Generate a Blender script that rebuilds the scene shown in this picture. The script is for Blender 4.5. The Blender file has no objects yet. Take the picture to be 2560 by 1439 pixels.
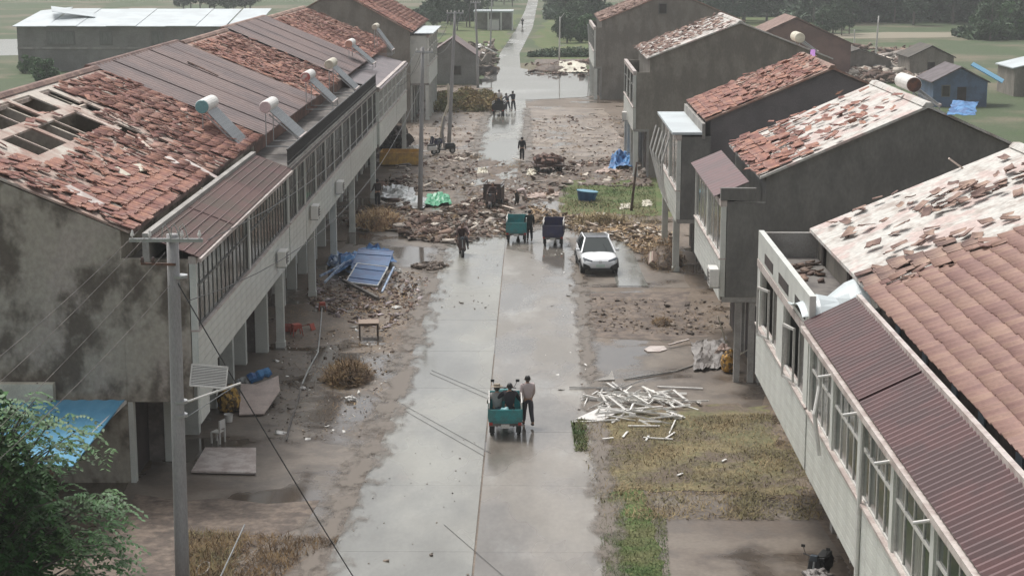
import bpy, math, random
import numpy as np
from mathutils import Vector, Matrix, Euler
SC = bpy.context.scene
COL = SC.collection
# ---------------------------------------------------------------- camera, world, sun
FPX, UV0, VV0, CAMH = 4400.0, 1335.0, -150.0, 16.5
PITCH = math.atan((719.5 - VV0) / FPX)
YAW = math.atan((UV0 - 1280.0) * math.cos(PITCH) / FPX)
cam_d = bpy.data.cameras.new('camera')
cam = bpy.data.objects.new('camera', cam_d); COL.objects.link(cam)
cam_d.sensor_width = 36.0; cam_d.sensor_fit = 'HORIZONTAL'
cam_d.lens = FPX * 36.0 / 2560.0
cam_d.clip_start = 0.5; cam_d.clip_end = 4000
cam.location = (0, 0, CAMH)
cam.rotation_euler = Euler((math.pi / 2 - PITCH, 0, YAW), 'XYZ')
SC.camera = cam
wd = bpy.data.worlds.new('World'); SC.world = wd; wd.use_nodes = True
SUN_EL, SUN_AZ = math.radians(62), math.radians(-35)
wn = wd.node_tree.nodes; wl = wd.node_tree.links
sky = wn.new('ShaderNodeTexSky'); sky.sky_type = 'NISHITA'; sky.sun_disc = False
sky.sun_elevation = SUN_EL; sky.sun_rotation = SUN_AZ
sky.dust_density = 4.0; sky.air_density = 1.0; sky.ozone_density = 1.0
hs = wn.new('ShaderNodeHueSaturation'); hs.inputs['Saturation'].default_value = 0.26
wl.new(sky.outputs[0], hs.inputs['Color'])
tn = wn.new('ShaderNodeMix'); tn.data_type = 'RGBA'; tn.blend_type = 'MULTIPLY'; tn.inputs[0].default_value = 1.0
tn.inputs[7].default_value = (1.0, 1.0, 0.985, 1.0)
wl.new(hs.outputs[0], tn.inputs[6]); wl.new(tn.outputs[2], wn['Background'].inputs[0])
wn['Background'].inputs[1].default_value = 0.10
sun_d = bpy.data.lights.new('sun', 'SUN'); sun_d.energy = 1.4; sun_d.angle = math.radians(16)
sun_d.color = (1.0, 0.97, 0.94)
sun = bpy.data.objects.new('sun', sun_d); COL.objects.link(sun)
sdir = Vector((math.sin(SUN_AZ) * math.cos(SUN_EL), math.cos(SUN_AZ) * math.cos(SUN_EL), math.sin(SUN_EL)))
sun.rotation_euler = sdir.to_track_quat('Z', 'Y').to_euler()
SC.view_settings.view_transform = 'Standard'; SC.view_settings.look = 'None'
SC.view_settings.exposure = 0.8; SC.view_settings.gamma = 1.0
SC.view_settings.use_curve_mapping = False

# ---------------------------------------------------------------- placing helpers
_R = Euler((math.pi / 2 - PITCH, 0, YAW), 'XYZ').to_matrix()
def ray(u, v):
    return _R @ Vector(((u - 1280.0) / FPX, -(v - 719.5) / FPX, -1.0))
def G(u, v, z=0.0):
    d = ray(u, v); t = (z - CAMH) / d.z
    return Vector((d.x * t, d.y * t, z))
def PY(u, v, y):
    d = ray(u, v); t = y / d.y
    return Vector((d.x * t, y, CAMH + d.z * t))
rnd = random.Random(11)
U = rnd.uniform

def tag(o, label=None, cat=None, group=None, kind=None):
    if label: o['label'] = label
    if cat: o['category'] = cat
    if group: o['group'] = group
    if kind: o['kind'] = kind
    return o
def empty(name, loc, label=None, cat=None, group=None, rz=0.0):
    o = bpy.data.objects.new(name, None); COL.objects.link(o)
    o.location = loc; o.rotation_euler = (0, 0, rz); o.empty_display_size = 0.3
    return tag(o, label, cat, group)
def wloc(p):
    v = Vector((0, 0, 0))
    while p is not None:
        v = v + Vector(p.location); p = p.parent
    return v
def link(name, me, mat, parent=None, loc=None, mx=None):
    o = bpy.data.objects.new(name, me); COL.objects.link(o)
    if mat is not None and len(me.materials) == 0: me.materials.append(mat)
    if parent is not None: o.parent = parent
    if loc is not None: o.location = loc
    if mx is not None: o.matrix_basis = mx
    return o
def kids(o): return [c for c in bpy.data.objects if c.parent == o]
def copy_tree(o, parent=None, cmap=None):
    if cmap is None:
        cmap = {}
        for c in bpy.data.objects:
            if c.parent: cmap.setdefault(c.parent.name, []).append(c)
    c = o.copy(); COL.objects.link(c); c.parent = parent
    for ch in cmap.get(o.name, []): copy_tree(ch, c, cmap)
    return c

class MB:
    """collects faces, becomes one mesh object"""
    def __init__(s): s.v = []; s.f = []
    def add(s, vs, fs):
        b = len(s.v); s.v += [tuple(p) for p in vs]; s.f += [tuple(i + b for i in f) for f in fs]; return s
    def box(s, x0, x1, y0, y1, z0, z1):
        if x0 > x1: x0, x1 = x1, x0
        if y0 > y1: y0, y1 = y1, y0
        if z0 > z1: z0, z1 = z1, z0
        return s.add([(x0,y0,z0),(x1,y0,z0),(x1,y1,z0),(x0,y1,z0),(x0,y0,z1),(x1,y0,z1),(x1,y1,z1),(x0,y1,z1)],
              [(0,3,2,1),(4,5,6,7),(0,1,5,4),(1,2,6,5),(2,3,7,6),(3,0,4,7)])
    def obox(s, c, size, rot=(0,0,0), taper=1.0):
        m = Euler(rot).to_matrix(); hx, hy, hz = [a / 2 for a in size]; c = Vector(c)
        vs = []
        for z in (-hz, hz):
            k = taper if z > 0 else 1.0
            for x, y in ((-hx,-hy),(hx,-hy),(hx,hy),(-hx,hy)): vs.append(c + m @ Vector((x*k, y*k, z)))
        return s.add(vs, [(0,3,2,1),(4,5,6,7),(0,1,5,4),(1,2,6,5),(2,3,7,6),(3,0,4,7)])
    def bar(s, a, b, w, h=None):
        """box beam from a to b"""
        a = Vector(a); b = Vector(b); h = h or w; d = (b - a).normalized()
        up = Vector((0,0,1)) if abs(d.z) < 0.9 else Vector((0,1,0))
        x = d.cross(up).normalized(); z = x.cross(d).normalized()
        vs = []
        for p in (a, b):
            for i, j in ((-1,-1),(1,-1),(1,1),(-1,1)): vs.append(p + x*(i*w/2) + z*(j*h/2))
        return s.add(vs, [(0,1,2,3),(7,6,5,4),(0,4,5,1),(1,5,6,2),(2,6,7,3),(3,7,4,0)])
    def tube(s, pts, r, n=8, caps=True):
        pts = [Vector(p) for p in pts]; rs = r if isinstance(r, (list, tuple)) else [r]*len(pts)
        vs = []; fs = []
        for i, p in enumerate(pts):
            d = (pts[min(i+1, len(pts)-1)] - pts[max(i-1, 0)]).normalized()
            up = Vector((0,0,1)) if abs(d.z) < 0.9 else Vector((0,1,0))
            x = d.cross(up).normalized(); y = d.cross(x).normalized()
            for k in range(n):
                a = 2*math.pi*k/n; vs.append(p + x*(math.cos(a)*rs[i]) + y*(math.sin(a)*rs[i]))
        for i in range(len(pts)-1):
            for k in range(n):
                k2 = (k+1) % n; fs.append((i*n+k, (i+1)*n+k, (i+1)*n+k2, i*n+k2))
        if caps:
            fs.append(tuple(range(n))); fs.append(tuple((len(pts)-1)*n + k for k in reversed(range(n))))
        return s.add(vs, fs)
    def prism(s, poly, y0, y1):
        """poly of (x,z) extruded along y"""
        n = len(poly); vs = [(x, y0, z) for x, z in poly] + [(x, y1, z) for x, z in poly]
        fs = [tuple(range(n)), tuple(reversed(range(n, 2*n)))]
        for i in range(n): j = (i+1) % n; fs.append((i, n+i, n+j, j))
        return s.add(vs, fs)
    def quad(s, a, b, c, d): return s.add([a,b,c,d], [(0,1,2,3)])
    def ball(s, c, r, nu=10, nv=7, sc=(1,1,1)):
        vs = []; fs = []
        for j in range(1, nv):
            t = math.pi*j/nv
            for i in range(nu):
                p = 2*math.pi*i/nu
                vs.append((c[0]+r*sc[0]*math.sin(t)*math.cos(p), c[1]+r*sc[1]*math.sin(t)*math.sin(p), c[2]+r*sc[2]*math.cos(t)))
        top = len(vs); vs.append((c[0],c[1],c[2]+r*sc[2])); bot = len(vs); vs.append((c[0],c[1],c[2]-r*sc[2]))
        for j in range(nv-2):
            for i in range(nu): k = (i+1) % nu; fs.append((j*nu+i, (j+1)*nu+i, (j+1)*nu+k, j*nu+k))
        for i in range(nu):
            k = (i+1) % nu; fs.append((top, i, k)); fs.append((bot, (nv-2)*nu+k, (nv-2)*nu+i))
        return s.add(vs, fs)
    def build(s, name, mat, parent=None, local=False, smooth=False, bevel=0.0):
        off = Vector((0,0,0)) if (local or parent is None) else wloc(parent)
        me = bpy.data.meshes.new(name)
        me.from_pydata([(p[0]-off.x, p[1]-off.y, p[2]-off.z) for p in s.v], [], s.f); me.update()
        o = link(name, me, mat, parent)
        if smooth: me.shade_smooth()
        if bevel:
            bm = o.modifiers.new('bevel', 'BEVEL'); bm.width = bevel; bm.segments = 2; bm.limit_method = 'ANGLE'
        return o
def bake(me_v, me_f, mats, name, mat, parent=None):
    """many transformed copies of one small shape as a single mesh"""
    V = np.array(me_v, dtype=np.float64); n = len(V)
    off = np.array(wloc(parent)) if parent is not None else np.zeros(3)
    M = np.array([[list(r) for r in m] for m in mats])
    W = np.einsum('kij,nj->kni', M[:, :3, :3], V) + M[:, None, :3, 3] - off
    W = W.reshape(-1, 3); k = len(mats)
    loops = np.concatenate([np.array(f) for f in me_f]); sizes = np.array([len(f) for f in me_f])
    L = (loops[None, :] + (np.arange(k)*n)[:, None]).ravel(); S = np.tile(sizes, k)
    me = bpy.data.meshes.new(name); me.vertices.add(len(W)); me.vertices.foreach_set('co', W.ravel())
    me.loops.add(len(L)); me.loops.foreach_set('vertex_index', L.astype(np.int32))
    me.polygons.add(len(S)); me.polygons.foreach_set('loop_start', np.concatenate([[0], np.cumsum(S)[:-1]]).astype(np.int32))
    me.polygons.foreach_set('loop_total', S.astype(np.int32)); me.update(); me.validate()
    return link(name, me, mat, parent)

# ---------------------------------------------------------------- materials
MATS = {}
def mat(name, c, rough=0.8, c2=None, scale=2.0, lo=0.4, hi=0.6, bump=0.0, bscale=20.0, var=0.0, metal=0.0,
        wet=None, fine=0.12, spec=0.5, c3=None, s3=0.3, lo3=0.45, hi3=0.6, stretch=(1,1,1), trans=0.0, grain=0.0):
    if name in MATS: return MATS[name]
    m = bpy.data.materials.new(name); m.use_nodes = True; MATS[name] = m
    N = m.node_tree.nodes; L = m.node_tree.links; B = N['Principled BSDF']
    B.inputs['Roughness'].default_value = rough; B.inputs['Metallic'].default_value = metal
    B.inputs['Specular IOR Level'].default_value = spec
    tc = N.new('ShaderNodeTexCoord'); mp = N.new('ShaderNodeMapping'); L.new(tc.outputs['Object'], mp.inputs[0])
    mp.inputs['Scale'].default_value = stretch
    def noise(sc, det=5.0, rg=0.6):
        n = N.new('ShaderNodeTexNoise'); n.inputs['Scale'].default_value = sc; n.inputs['Detail'].default_value = det
        n.inputs['Roughness'].default_value = rg; L.new(mp.outputs[0], n.inputs['Vector']); return n.outputs[0]
    def mr(src, a, b, c_=0.0, d=1.0):
        n = N.new('ShaderNodeMapRange'); n.inputs[1].default_value = a; n.inputs[2].default_value = b
        n.inputs[3].default_value = c_; n.inputs[4].default_value = d; n.interpolation_type = 'SMOOTHSTEP'
        L.new(src, n.inputs[0]); return n.outputs[0]
    def mix(f, a, b, bt='MIX'):
        n = N.new('ShaderNodeMix'); n.data_type = 'RGBA'; n.blend_type = bt
        for idx, s in ((0, f), (6, a), (7, b)):
            if hasattr(s, 'links'): L.new(s, n.inputs[idx])
            elif idx == 0: n.inputs[0].default_value = s
            else: n.inputs[idx].default_value = (*s, 1)
        return n.outputs[2]
    rgb = N.new('ShaderNodeRGB'); rgb.outputs[0].default_value = (*c, 1); col = rgb.outputs[0]
    if c2: col = mix(mr(noise(scale), lo, hi), col, c2)
    if c3: col = mix(mr(noise(s3, 6.0, 0.65), lo3, hi3), col, c3)
    if fine:
        f = mr(noise(bscale, 3.0), 0.25, 0.75, 1 - fine, 1 + fine)
        h = N.new('ShaderNodeHueSaturation'); L.new(f, h.inputs['Value']); L.new(col, h.inputs['Color']); col = h.outputs[0]
    if var:
        g = N.new('ShaderNodeNewGeometry'); oi = N.new('ShaderNodeObjectInfo')
        ad = N.new('ShaderNodeMath'); ad.operation = 'ADD'; L.new(g.outputs['Random Per Island'], ad.inputs[0]); L.new(oi.outputs['Random'], ad.inputs[1])
        fr = N.new('ShaderNodeMath'); fr.operation = 'FRACT'; L.new(ad.outputs[0], fr.inputs[0])
        f = N.new('ShaderNodeMapRange'); L.new(fr.outputs[0], f.inputs[0]); f.inputs[3].default_value = 1 - var; f.inputs[4].default_value = 1 + var
        f2 = N.new('ShaderNodeMapRange'); L.new(fr.outputs[0], f2.inputs[0]); f2.inputs[3].default_value = 0.49; f2.inputs[4].default_value = 0.51
        h = N.new('ShaderNodeHueSaturation'); L.new(f.outputs[0], h.inputs['Value']); L.new(f2.outputs[0], h.inputs['Hue']); L.new(col, h.inputs['Color']); col = h.outputs[0]
    L.new(col, B.inputs['Base Color'])
    wmask = None
    if wet:
        sc, a, b, r0 = wet[:4]
        wmask = mr(noise(sc, 4.0, 0.55), a, b)
        rr = mr(noise(sc, 4.0, 0.55), a, b, rough, r0); L.new(rr, B.inputs['Roughness'])
        dk = mix(wmask, col, (0.62, 0.62, 0.62), 'MULTIPLY'); L.new(dk, B.inputs['Base Color'])
    if bump:
        bp = N.new('ShaderNodeBump'); bp.inputs['Strength'].default_value = bump; bp.inputs['Distance'].default_value = 0.05
        src = noise(bscale, 6.0, 0.65)
        if wmask is not None:
            mu = N.new('ShaderNodeMath'); mu.operation = 'MULTIPLY'; inv = N.new('ShaderNodeMath'); inv.operation = 'SUBTRACT'
            inv.inputs[0].default_value = 1.0; L.new(wmask, inv.inputs[1]); L.new(src, mu.inputs[0]); L.new(inv.outputs[0], mu.inputs[1]); src = mu.outputs[0]
        L.new(src, bp.inputs['Height']); L.new(bp.outputs[0], B.inputs['Normal'])
    if trans: B.inputs['Transmission Weight'].default_value = trans
    return m

M_tile = mat('clay_tile', (0.32,0.15,0.11), 0.8, (0.215,0.10,0.08), 1.3, var=0.30, bump=0.3, bscale=14, fine=0.18, c3=(0.42,0.25,0.20), s3=0.45, lo3=0.5, hi3=0.65)
M_tile_new = mat('newer_clay_tile', (0.29,0.17,0.135), 0.7, (0.24,0.135,0.11), 1.0, var=0.14, bump=0.2, bscale=14, fine=0.1)
M_tile_dirty = mat('dirty_clay_tile', (0.30,0.20,0.16), 0.85, (0.19,0.12,0.10), 1.5, var=0.35, bump=0.4, bscale=9, fine=0.2)
M_deck = mat('roof_boarding', (0.54,0.52,0.48), 0.85, (0.36,0.31,0.275), 1.6, lo=0.48, hi=0.68, bump=0.5, bscale=6, fine=0.16, c3=(0.50,0.40,0.365), s3=0.7, lo3=0.5, hi3=0.6)
M_deckred = mat('stained_roof_boarding', (0.30,0.17,0.13), 0.9, (0.38,0.28,0.23), 1.6, bump=0.4, bscale=5)
M_plaster_old = mat('mouldy_plaster', (0.37,0.335,0.275), 0.9, (0.125,0.105,0.082), 0.45, lo=0.45, hi=0.57, bump=0.25, bscale=6, c3=(0.40,0.35,0.30), s3=0.36, lo3=0.50, hi3=0.62, stretch=(1,1,0.8), fine=0.14)
M_cement = mat('dark_cement_render', (0.185,0.180,0.165), 0.9, (0.145,0.140,0.130), 0.9, bump=0.2, bscale=9, fine=0.10, c3=(0.225,0.21,0.19), s3=0.3, lo3=0.56, hi3=0.72, stretch=(1,1,0.5))
M_cement2 = mat('brown_cement_render', (0.26,0.235,0.20), 0.9, (0.19,0.17,0.145), 0.8, bump=0.2, bscale=9, fine=0.10, c3=(0.30,0.27,0.235), s3=0.3, lo3=0.55, hi3=0.7, stretch=(1,1,0.5))
M_wallfront = mat('front_wall', (0.24,0.21,0.19), 0.9, (0.14,0.12,0.11), 0.8, bump=0.1, bscale=9)
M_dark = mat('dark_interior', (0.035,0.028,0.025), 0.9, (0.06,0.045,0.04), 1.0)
M_brick = mat('brick_wall', (0.22,0.12,0.09), 0.9, (0.15,0.09,0.07), 1.5, bump=0.4, bscale=12)
M_white = mat('white_facing_tile', (0.64,0.65,0.60), 0.35, (0.54,0.55,0.51), 1.3, lo=0.45, hi=0.7, var=0.05, fine=0.06, c3=(0.40,0.38,0.34), s3=0.6, lo3=0.6, hi3=0.8)
M_whiteframe = mat('white_window_frame', (0.62,0.60,0.56), 0.4, (0.48,0.45,0.41), 3, lo=0.5, hi=0.75)
M_pink = mat('weathered_white_trim', (0.55,0.49,0.45), 0.5, (0.40,0.33,0.30), 2.2)
M_frame = mat('dark_window_frame', (0.13,0.125,0.115), 0.5)
M_glass = mat('window_glass', (0.045,0.055,0.05), 0.08, (0.08,0.09,0.08), 0.8, fine=0.0)
M_glass2 = mat('dark_window_glass', (0.025,0.024,0.022), 0.1, (0.05,0.045,0.04), 0.8, fine=0.0)
M_glass3 = mat('curtained_window_glass', (0.20,0.205,0.19), 0.15, (0.12,0.125,0.115), 2.0, stretch=(6,6,0.5), fine=0.0)
M_maroon = mat('maroon_roof_sheet', (0.125,0.058,0.057), 0.5, (0.095,0.05,0.05), 1.0, bump=0.05, bscale=30, fine=0.08)
M_maroon_tile = mat('maroon_small_tile', (0.125,0.068,0.062), 0.7, (0.10,0.068,0.056), 1.0, var=0.12, bump=0.2, bscale=10)
M_greyroof = mat('grey_corrugated_sheet', (0.205,0.145,0.132), 0.6, (0.15,0.112,0.108), 0.35, lo=0.4, hi=0.6, bump=0.05, bscale=30, fine=0.08)
M_concrete = mat('weathered_concrete', (0.34,0.325,0.30), 0.85, (0.25,0.235,0.215), 0.8, bump=0.15, bscale=18)
M_concrete_d = mat('dark_concrete', (0.17,0.155,0.14), 0.9, (0.10,0.09,0.085), 1.0, bump=0.2, bscale=10)
M_pole = mat('pole_concrete', (0.36,0.35,0.345), 0.8, (0.30,0.29,0.285), 1.0, bump=0.1, bscale=30, stretch=(1,1,0.3))
M_steel = mat('galvanised_steel', (0.42,0.43,0.43), 0.4, metal=0.6)
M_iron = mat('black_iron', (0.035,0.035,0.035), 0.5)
M_rust = mat('rusty_steel', (0.16,0.08,0.055), 0.8, (0.09,0.06,0.05), 4)
M_wood = mat('pale_board', (0.58,0.48,0.42), 0.75, (0.45,0.36,0.30), 3, var=0.12, bump=0.1)
M_wood_d = mat('dark_wood', (0.10,0.06,0.04), 0.6, (0.06,0.04,0.03), 4)
M_blueroof = mat('blue_roof_sheet', (0.085,0.27,0.42), 0.55, (0.11,0.31,0.46), 0.8, fine=0.06)
M_bluep = mat('blue_panel', (0.012,0.06,0.18), 0.45, (0.02,0.10,0.25), 1.5, fine=0.1)
M_whitesheet = mat('white_roof_sheet', (0.55,0.60,0.61), 0.4, (0.47,0.51,0.52), 0.3, fine=0.04)
M_greybrick = mat('grey_brick_wall', (0.24,0.235,0.215), 0.9, (0.175,0.17,0.155), 0.25, bump=0.2, bscale=6)
M_field = mat('field_ground', (0.062,0.085,0.036), 0.95, (0.15,0.13,0.085), 0.04, lo=0.46, hi=0.60, bump=0.3, bscale=3, c3=(0.055,0.085,0.03), s3=0.06, lo3=0.5, hi3=0.6, fine=0.25)
M_dirt = mat('muddy_ground', (0.122,0.088,0.06), 0.6, (0.17,0.13,0.096), 0.35, lo=0.4, hi=0.62, bump=0.5, bscale=5, wet=(0.22,0.52,0.60,0.06), c3=(0.10,0.078,0.06), s3=0.9, lo3=0.5, hi3=0.7, fine=0.25)
M_road_l = mat('pale_wet_concrete', (0.30,0.295,0.262), 0.34, (0.25,0.242,0.212), 0.25, bump=0.05, bscale=8, wet=(0.16,0.38,0.56,0.07), c3=(0.30,0.27,0.235), s3=0.5, lo3=0.58, hi3=0.75, fine=0.06, stretch=(1,0.45,1))
M_road_r = mat('brown_wet_concrete', (0.255,0.23,0.20), 0.35, (0.20,0.178,0.152), 0.3, bump=0.06, bscale=8, wet=(0.20,0.42,0.58,0.07), c3=(0.33,0.315,0.285), s3=0.35, lo3=0.52, hi3=0.7, fine=0.08, stretch=(1,0.45,1))
M_apron = mat('wet_concrete_apron', (0.175,0.145,0.116), 0.5, (0.125,0.097,0.075), 0.4, bump=0.12, bscale=7, wet=(0.20,0.48,0.60,0.08), c3=(0.12,0.098,0.08), s3=0.55, lo3=0.48, hi3=0.62, fine=0.12)
M_flood = mat('flooded_concrete', (0.36,0.36,0.34), 0.12, (0.30,0.29,0.27), 0.2, wet=(0.1,0.3,0.5,0.04), fine=0.04, stretch=(0.5,1,1))
M_paving = mat('muddy_paving', (0.26,0.21,0.165), 0.5, (0.17,0.13,0.10), 0.35, bump=0.4, bscale=4, c3=(0.13,0.105,0.085), s3=0.5, lo3=0.52, hi3=0.66, fine=0.2, wet=(0.3,0.55,0.65,0.1))
M_grass = mat('trodden_grass', (0.075,0.12,0.03), 0.95, (0.12,0.125,0.05), 0.5, bump=0.5, bscale=8, fine=0.3)
M_straw_g = mat('dead_grass', (0.20,0.165,0.085), 0.95, (0.13,0.125,0.06), 0.6, bump=0.5, bscale=8, fine=0.3, c3=(0.13,0.10,0.075), s3=0.5)
M_blade = mat('grass_blade', (0.06,0.11,0.028), 0.8, (0.17,0.17,0.07), 0.4, var=0.35, fine=0)
M_dryblade = mat('dry_grass_blade', (0.25,0.185,0.095), 0.8, (0.16,0.135,0.06), 0.5, var=0.4, fine=0)
M_straw = mat('yellow_straw', (0.52,0.37,0.21), 0.85, (0.38,0.24,0.13), 1.5, var=0.4, fine=0)
M_brownstraw = mat('brown_straw', (0.19,0.12,0.055), 0.9, (0.12,0.075,0.04), 1.5, var=0.4, fine=0)
M_white_pl = mat('white_plastic', (0.72,0.70,0.66), 0.4, (0.55,0.52,0.48), 3, lo=0.5, hi=0.8, var=0.1, fine=0.05)
M_yellow = mat('yellow_paint', (0.60,0.36,0.07), 0.6, (0.45,0.26,0.07), 2.5)
M_red = mat('red_plastic', (0.42,0.075,0.045), 0.5, (0.25,0.06,0.04), 3)
M_teal = mat('teal_paint', (0.04,0.27,0.28), 0.35, (0.06,0.21,0.21), 3)
M_navy = mat('navy_paint', (0.035,0.035,0.10), 0.35, (0.05,0.045,0.085), 3)
M_brownp = mat('brown_paint', (0.055,0.035,0.03), 0.5, (0.09,0.05,0.04), 3)
M_black = mat('black_rubber', (0.02,0.02,0.02), 0.6, fine=0.05)
M_carw = mat('white_car_paint', (0.80,0.81,0.82), 0.18, fine=0)
M_cglass = mat('tinted_car_glass', (0.03,0.04,0.04), 0.06, fine=0)
M_lens = mat('headlamp_lens', (0.07,0.085,0.10), 0.15, fine=0)
M_redlens = mat('red_lamp_lens', (0.35,0.02,0.015), 0.2, fine=0)
M_skin = mat('skin', (0.38,0.22,0.15), 0.6, fine=0)
M_hair = mat('black_hair', (0.015,0.012,0.01), 0.5, fine=0)
M_tarp_g = mat('green_tarpaulin', (0.05,0.30,0.15), 0.45, (0.10,0.38,0.22), 1.5)
M_tarp_b = mat('blue_tarpaulin', (0.06,0.22,0.46), 0.5, (0.03,0.10,0.26), 1.8)
M_tarp_w = mat('clear_plastic_sheet', (0.50,0.52,0.51), 0.3, (0.34,0.34,0.33), 1.5)
M_tarp_p = mat('pale_pink_sheet', (0.48,0.36,0.30), 0.6, (0.36,0.27,0.23), 1.5)
M_tarp_gr = mat('grey_net_sheet', (0.24,0.22,0.205), 0.6, (0.15,0.135,0.125), 1.8)
M_cream = mat('cream_sheet', (0.62,0.58,0.47), 0.6, (0.50,0.46,0.37), 1.5)
M_rub_brick = mat('brick_rubble', (0.19,0.12,0.092), 0.85, (0.115,0.08,0.062), 0.8, var=0.45, bump=0.2)
M_rub_pale = mat('pale_rubble', (0.50,0.44,0.38), 0.8, (0.30,0.26,0.22), 0.8, var=0.35, bump=0.2)
M_mud = mat('brown_mud', (0.165,0.125,0.095), 0.7, (0.085,0.062,0.048), 1.5, bump=0.7, bscale=5, fine=0.3)
M_leaf = mat('green_leaf', (0.032,0.10,0.02), 0.6, (0.055,0.125,0.03), 0.8, var=0.4, fine=0)
M_leaf_d = mat('dark_green_leaf', (0.045,0.088,0.042), 0.6, (0.05,0.09,0.04), 0.1, var=0.4, fine=0)
M_leaf_p = mat('pale_green_leaf', (0.075,0.125,0.06), 0.7, (0.055,0.085,0.05), 0.1, var=0.35, fine=0)
M_bark = mat('bark', (0.16,0.145,0.12), 0.9, (0.10,0.09,0.075), 2, stretch=(1,1,0.2))
M_water = mat('pond_water', (0.20,0.22,0.21), 0.06, fine=0)
M_deck_l = mat('exposed_roof_clay', (0.43,0.34,0.29), 0.9, (0.33,0.22,0.18), 0.9, lo=0.42, hi=0.62, bump=0.4, bscale=5, c3=(0.52,0.47,0.41), s3=0.4, lo3=0.5, hi3=0.6)

def film_material():
    m = bpy.data.materials.new('mud_film'); m.use_nodes = True; N = m.node_tree.nodes; L = m.node_tree.links; B = N['Principled BSDF']
    B.inputs['Base Color'].default_value = (0.15, 0.12, 0.092, 1); B.inputs['Roughness'].default_value = 0.45
    uv = N.new('ShaderNodeTexCoord'); sp = N.new('ShaderNodeSeparateXYZ'); L.new(uv.outputs['UV'], sp.inputs[0])
    a = N.new('ShaderNodeMath'); a.operation = 'MULTIPLY_ADD'; a.inputs[1].default_value = 2; a.inputs[2].default_value = -1; L.new(sp.outputs[0], a.inputs[0])
    b = N.new('ShaderNodeMath'); b.operation = 'ABSOLUTE'; L.new(a.outputs[0], b.inputs[0])
    c = N.new('ShaderNodeMath'); c.operation = 'SUBTRACT'; c.inputs[0].default_value = 1; L.new(b.outputs[0], c.inputs[1])
    mp = N.new('ShaderNodeMapping'); mp.inputs['Scale'].default_value = (1, .5, 1); L.new(uv.outputs['Object'], mp.inputs[0])
    n = N.new('ShaderNodeTexNoise'); n.inputs['Scale'].default_value = 1.1; n.inputs['Detail'].default_value = 7; n.inputs['Roughness'].default_value = .68; L.new(mp.outputs[0], n.inputs['Vector'])
    d = N.new('ShaderNodeMath'); d.operation = 'MULTIPLY_ADD'; d.inputs[1].default_value = 0.32; L.new(c.outputs[0], d.inputs[0]); L.new(n.outputs[0], d.inputs[2])
    r = N.new('ShaderNodeMapRange'); r.inputs[1].default_value = .62; r.inputs[2].default_value = .80; r.inputs[3].default_value = 0; r.inputs[4].default_value = .92; L.new(d.outputs[0], r.inputs[0])
    e = N.new('ShaderNodeMath'); e.operation = 'MULTIPLY'; g = N.new('ShaderNodeMapRange'); g.inputs[1].default_value = 0; g.inputs[2].default_value = .15; L.new(c.outputs[0], g.inputs[0])
    L.new(r.outputs[0], e.inputs[0]); L.new(g.outputs[0], e.inputs[1]); L.new(e.outputs[0], B.inputs['Alpha']); return m
M_film = film_material()
def film(pts, z):
    """pts: (y, x left, x right) knots of a thin layer of silt washed over the concrete"""
    me = bpy.data.meshes.new('mud_film'); vs = []; fs = []; uvs = []
    for y, a, b in pts: vs += [(a, y, z), (b, y, z)]
    for i in range(len(pts)-1): fs.append((2*i, 2*i+1, 2*i+3, 2*i+2)); uvs += [(0,0),(1,0),(1,1),(0,1)]
    me.from_pydata(vs, [], fs); l = me.uv_layers.new(name='UVMap')
    for k, u in enumerate(uvs): l.data[k].uv = u
    me.update(); o = link('mud_film', me, M_film); o['kind'] = 'structure'
# ================================================================= GROUND
def jitter_poly(pts, step=2.0, amp=0.35, r=None):
    r = r or rnd; out = []
    n = len(pts)
    for i in range(n):
        a = Vector(pts[i]); b = Vector(pts[(i+1) % n]); k = max(1, int((b-a).length/step))
        for j in range(k):
            p = a.lerp(b, j/k); out.append((p.x + r.uniform(-amp, amp), p.y + r.uniform(-amp, amp)*1.5))
    return out
def sheet(name, pts, z, m, step=2.0, amp=0.35, kind='structure', h=None):
    pp = jitter_poly(pts, step, amp)
    mb = MB(); n = len(pp); mb.v = [(x, y, z) for x, y in pp]; mb.f = [tuple(range(n))]
    o = mb.build(name, m); tag(o, kind=kind); return o
g = MB()
g.add([(-700,-60,0),(900,-60,0),(900,2600,0),(-700,2600,0)], [(0,1,2,3)])
tag(g.build('ground', M_field), kind='structure')
sheet('mud_ground', [(-34,30),(26,30),(26,150),(24,200),(-4,205),(-30,200)], 0.004, M_dirt, 5, 1.0)
# lanes of the road: pale slab (left) and brown slab (right); the narrow lane goes on beyond
def lane(name, xs, m, z=0.03, joint=6.0, kind='structure'):
    """xs: list of (y, xl, xr) knots; slabs of concrete with recessed joints"""
    par = tag(empty(name, (xs[0][1], xs[0][0], 0)), kind=kind)
    y = xs[0][0]; i = 0
    while y < xs[-1][0] - 0.5:
        L = joint if y < 150 else 12.0
        y2 = min(y + L, xs[-1][0])
        def ed(yy):
            for a, b in zip(xs, xs[1:]):
                if yy <= b[0] + 1e-6:
                    t = (yy-a[0])/(b[0]-a[0]); return a[1]+(b[1]-a[1])*t, a[2]+(b[2]-a[2])*t
            return xs[-1][1], xs[-1][2]
        a0, a1 = ed(y); b0, b1 = ed(y2); gp = 0.004
        q = rnd.uniform(-0.0015, 0.0015)
        mb = MB(); mb.add([(a0,y+gp,0.0),(a1,y+gp,0.0),(b1,y2-gp,0.0),(b0,y2-gp,0.0),(a0,y+gp,z+q),(a1,y+gp,z+q),(b1,y2-gp,z-q),(b0,y2-gp,z-q)],
              [(4,5,6,7),(0,1,5,4),(1,2,6,5),(2,3,7,6),(3,0,4,7)])
        mb.build('slab', m, par)
        y = y2
    return par
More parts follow.
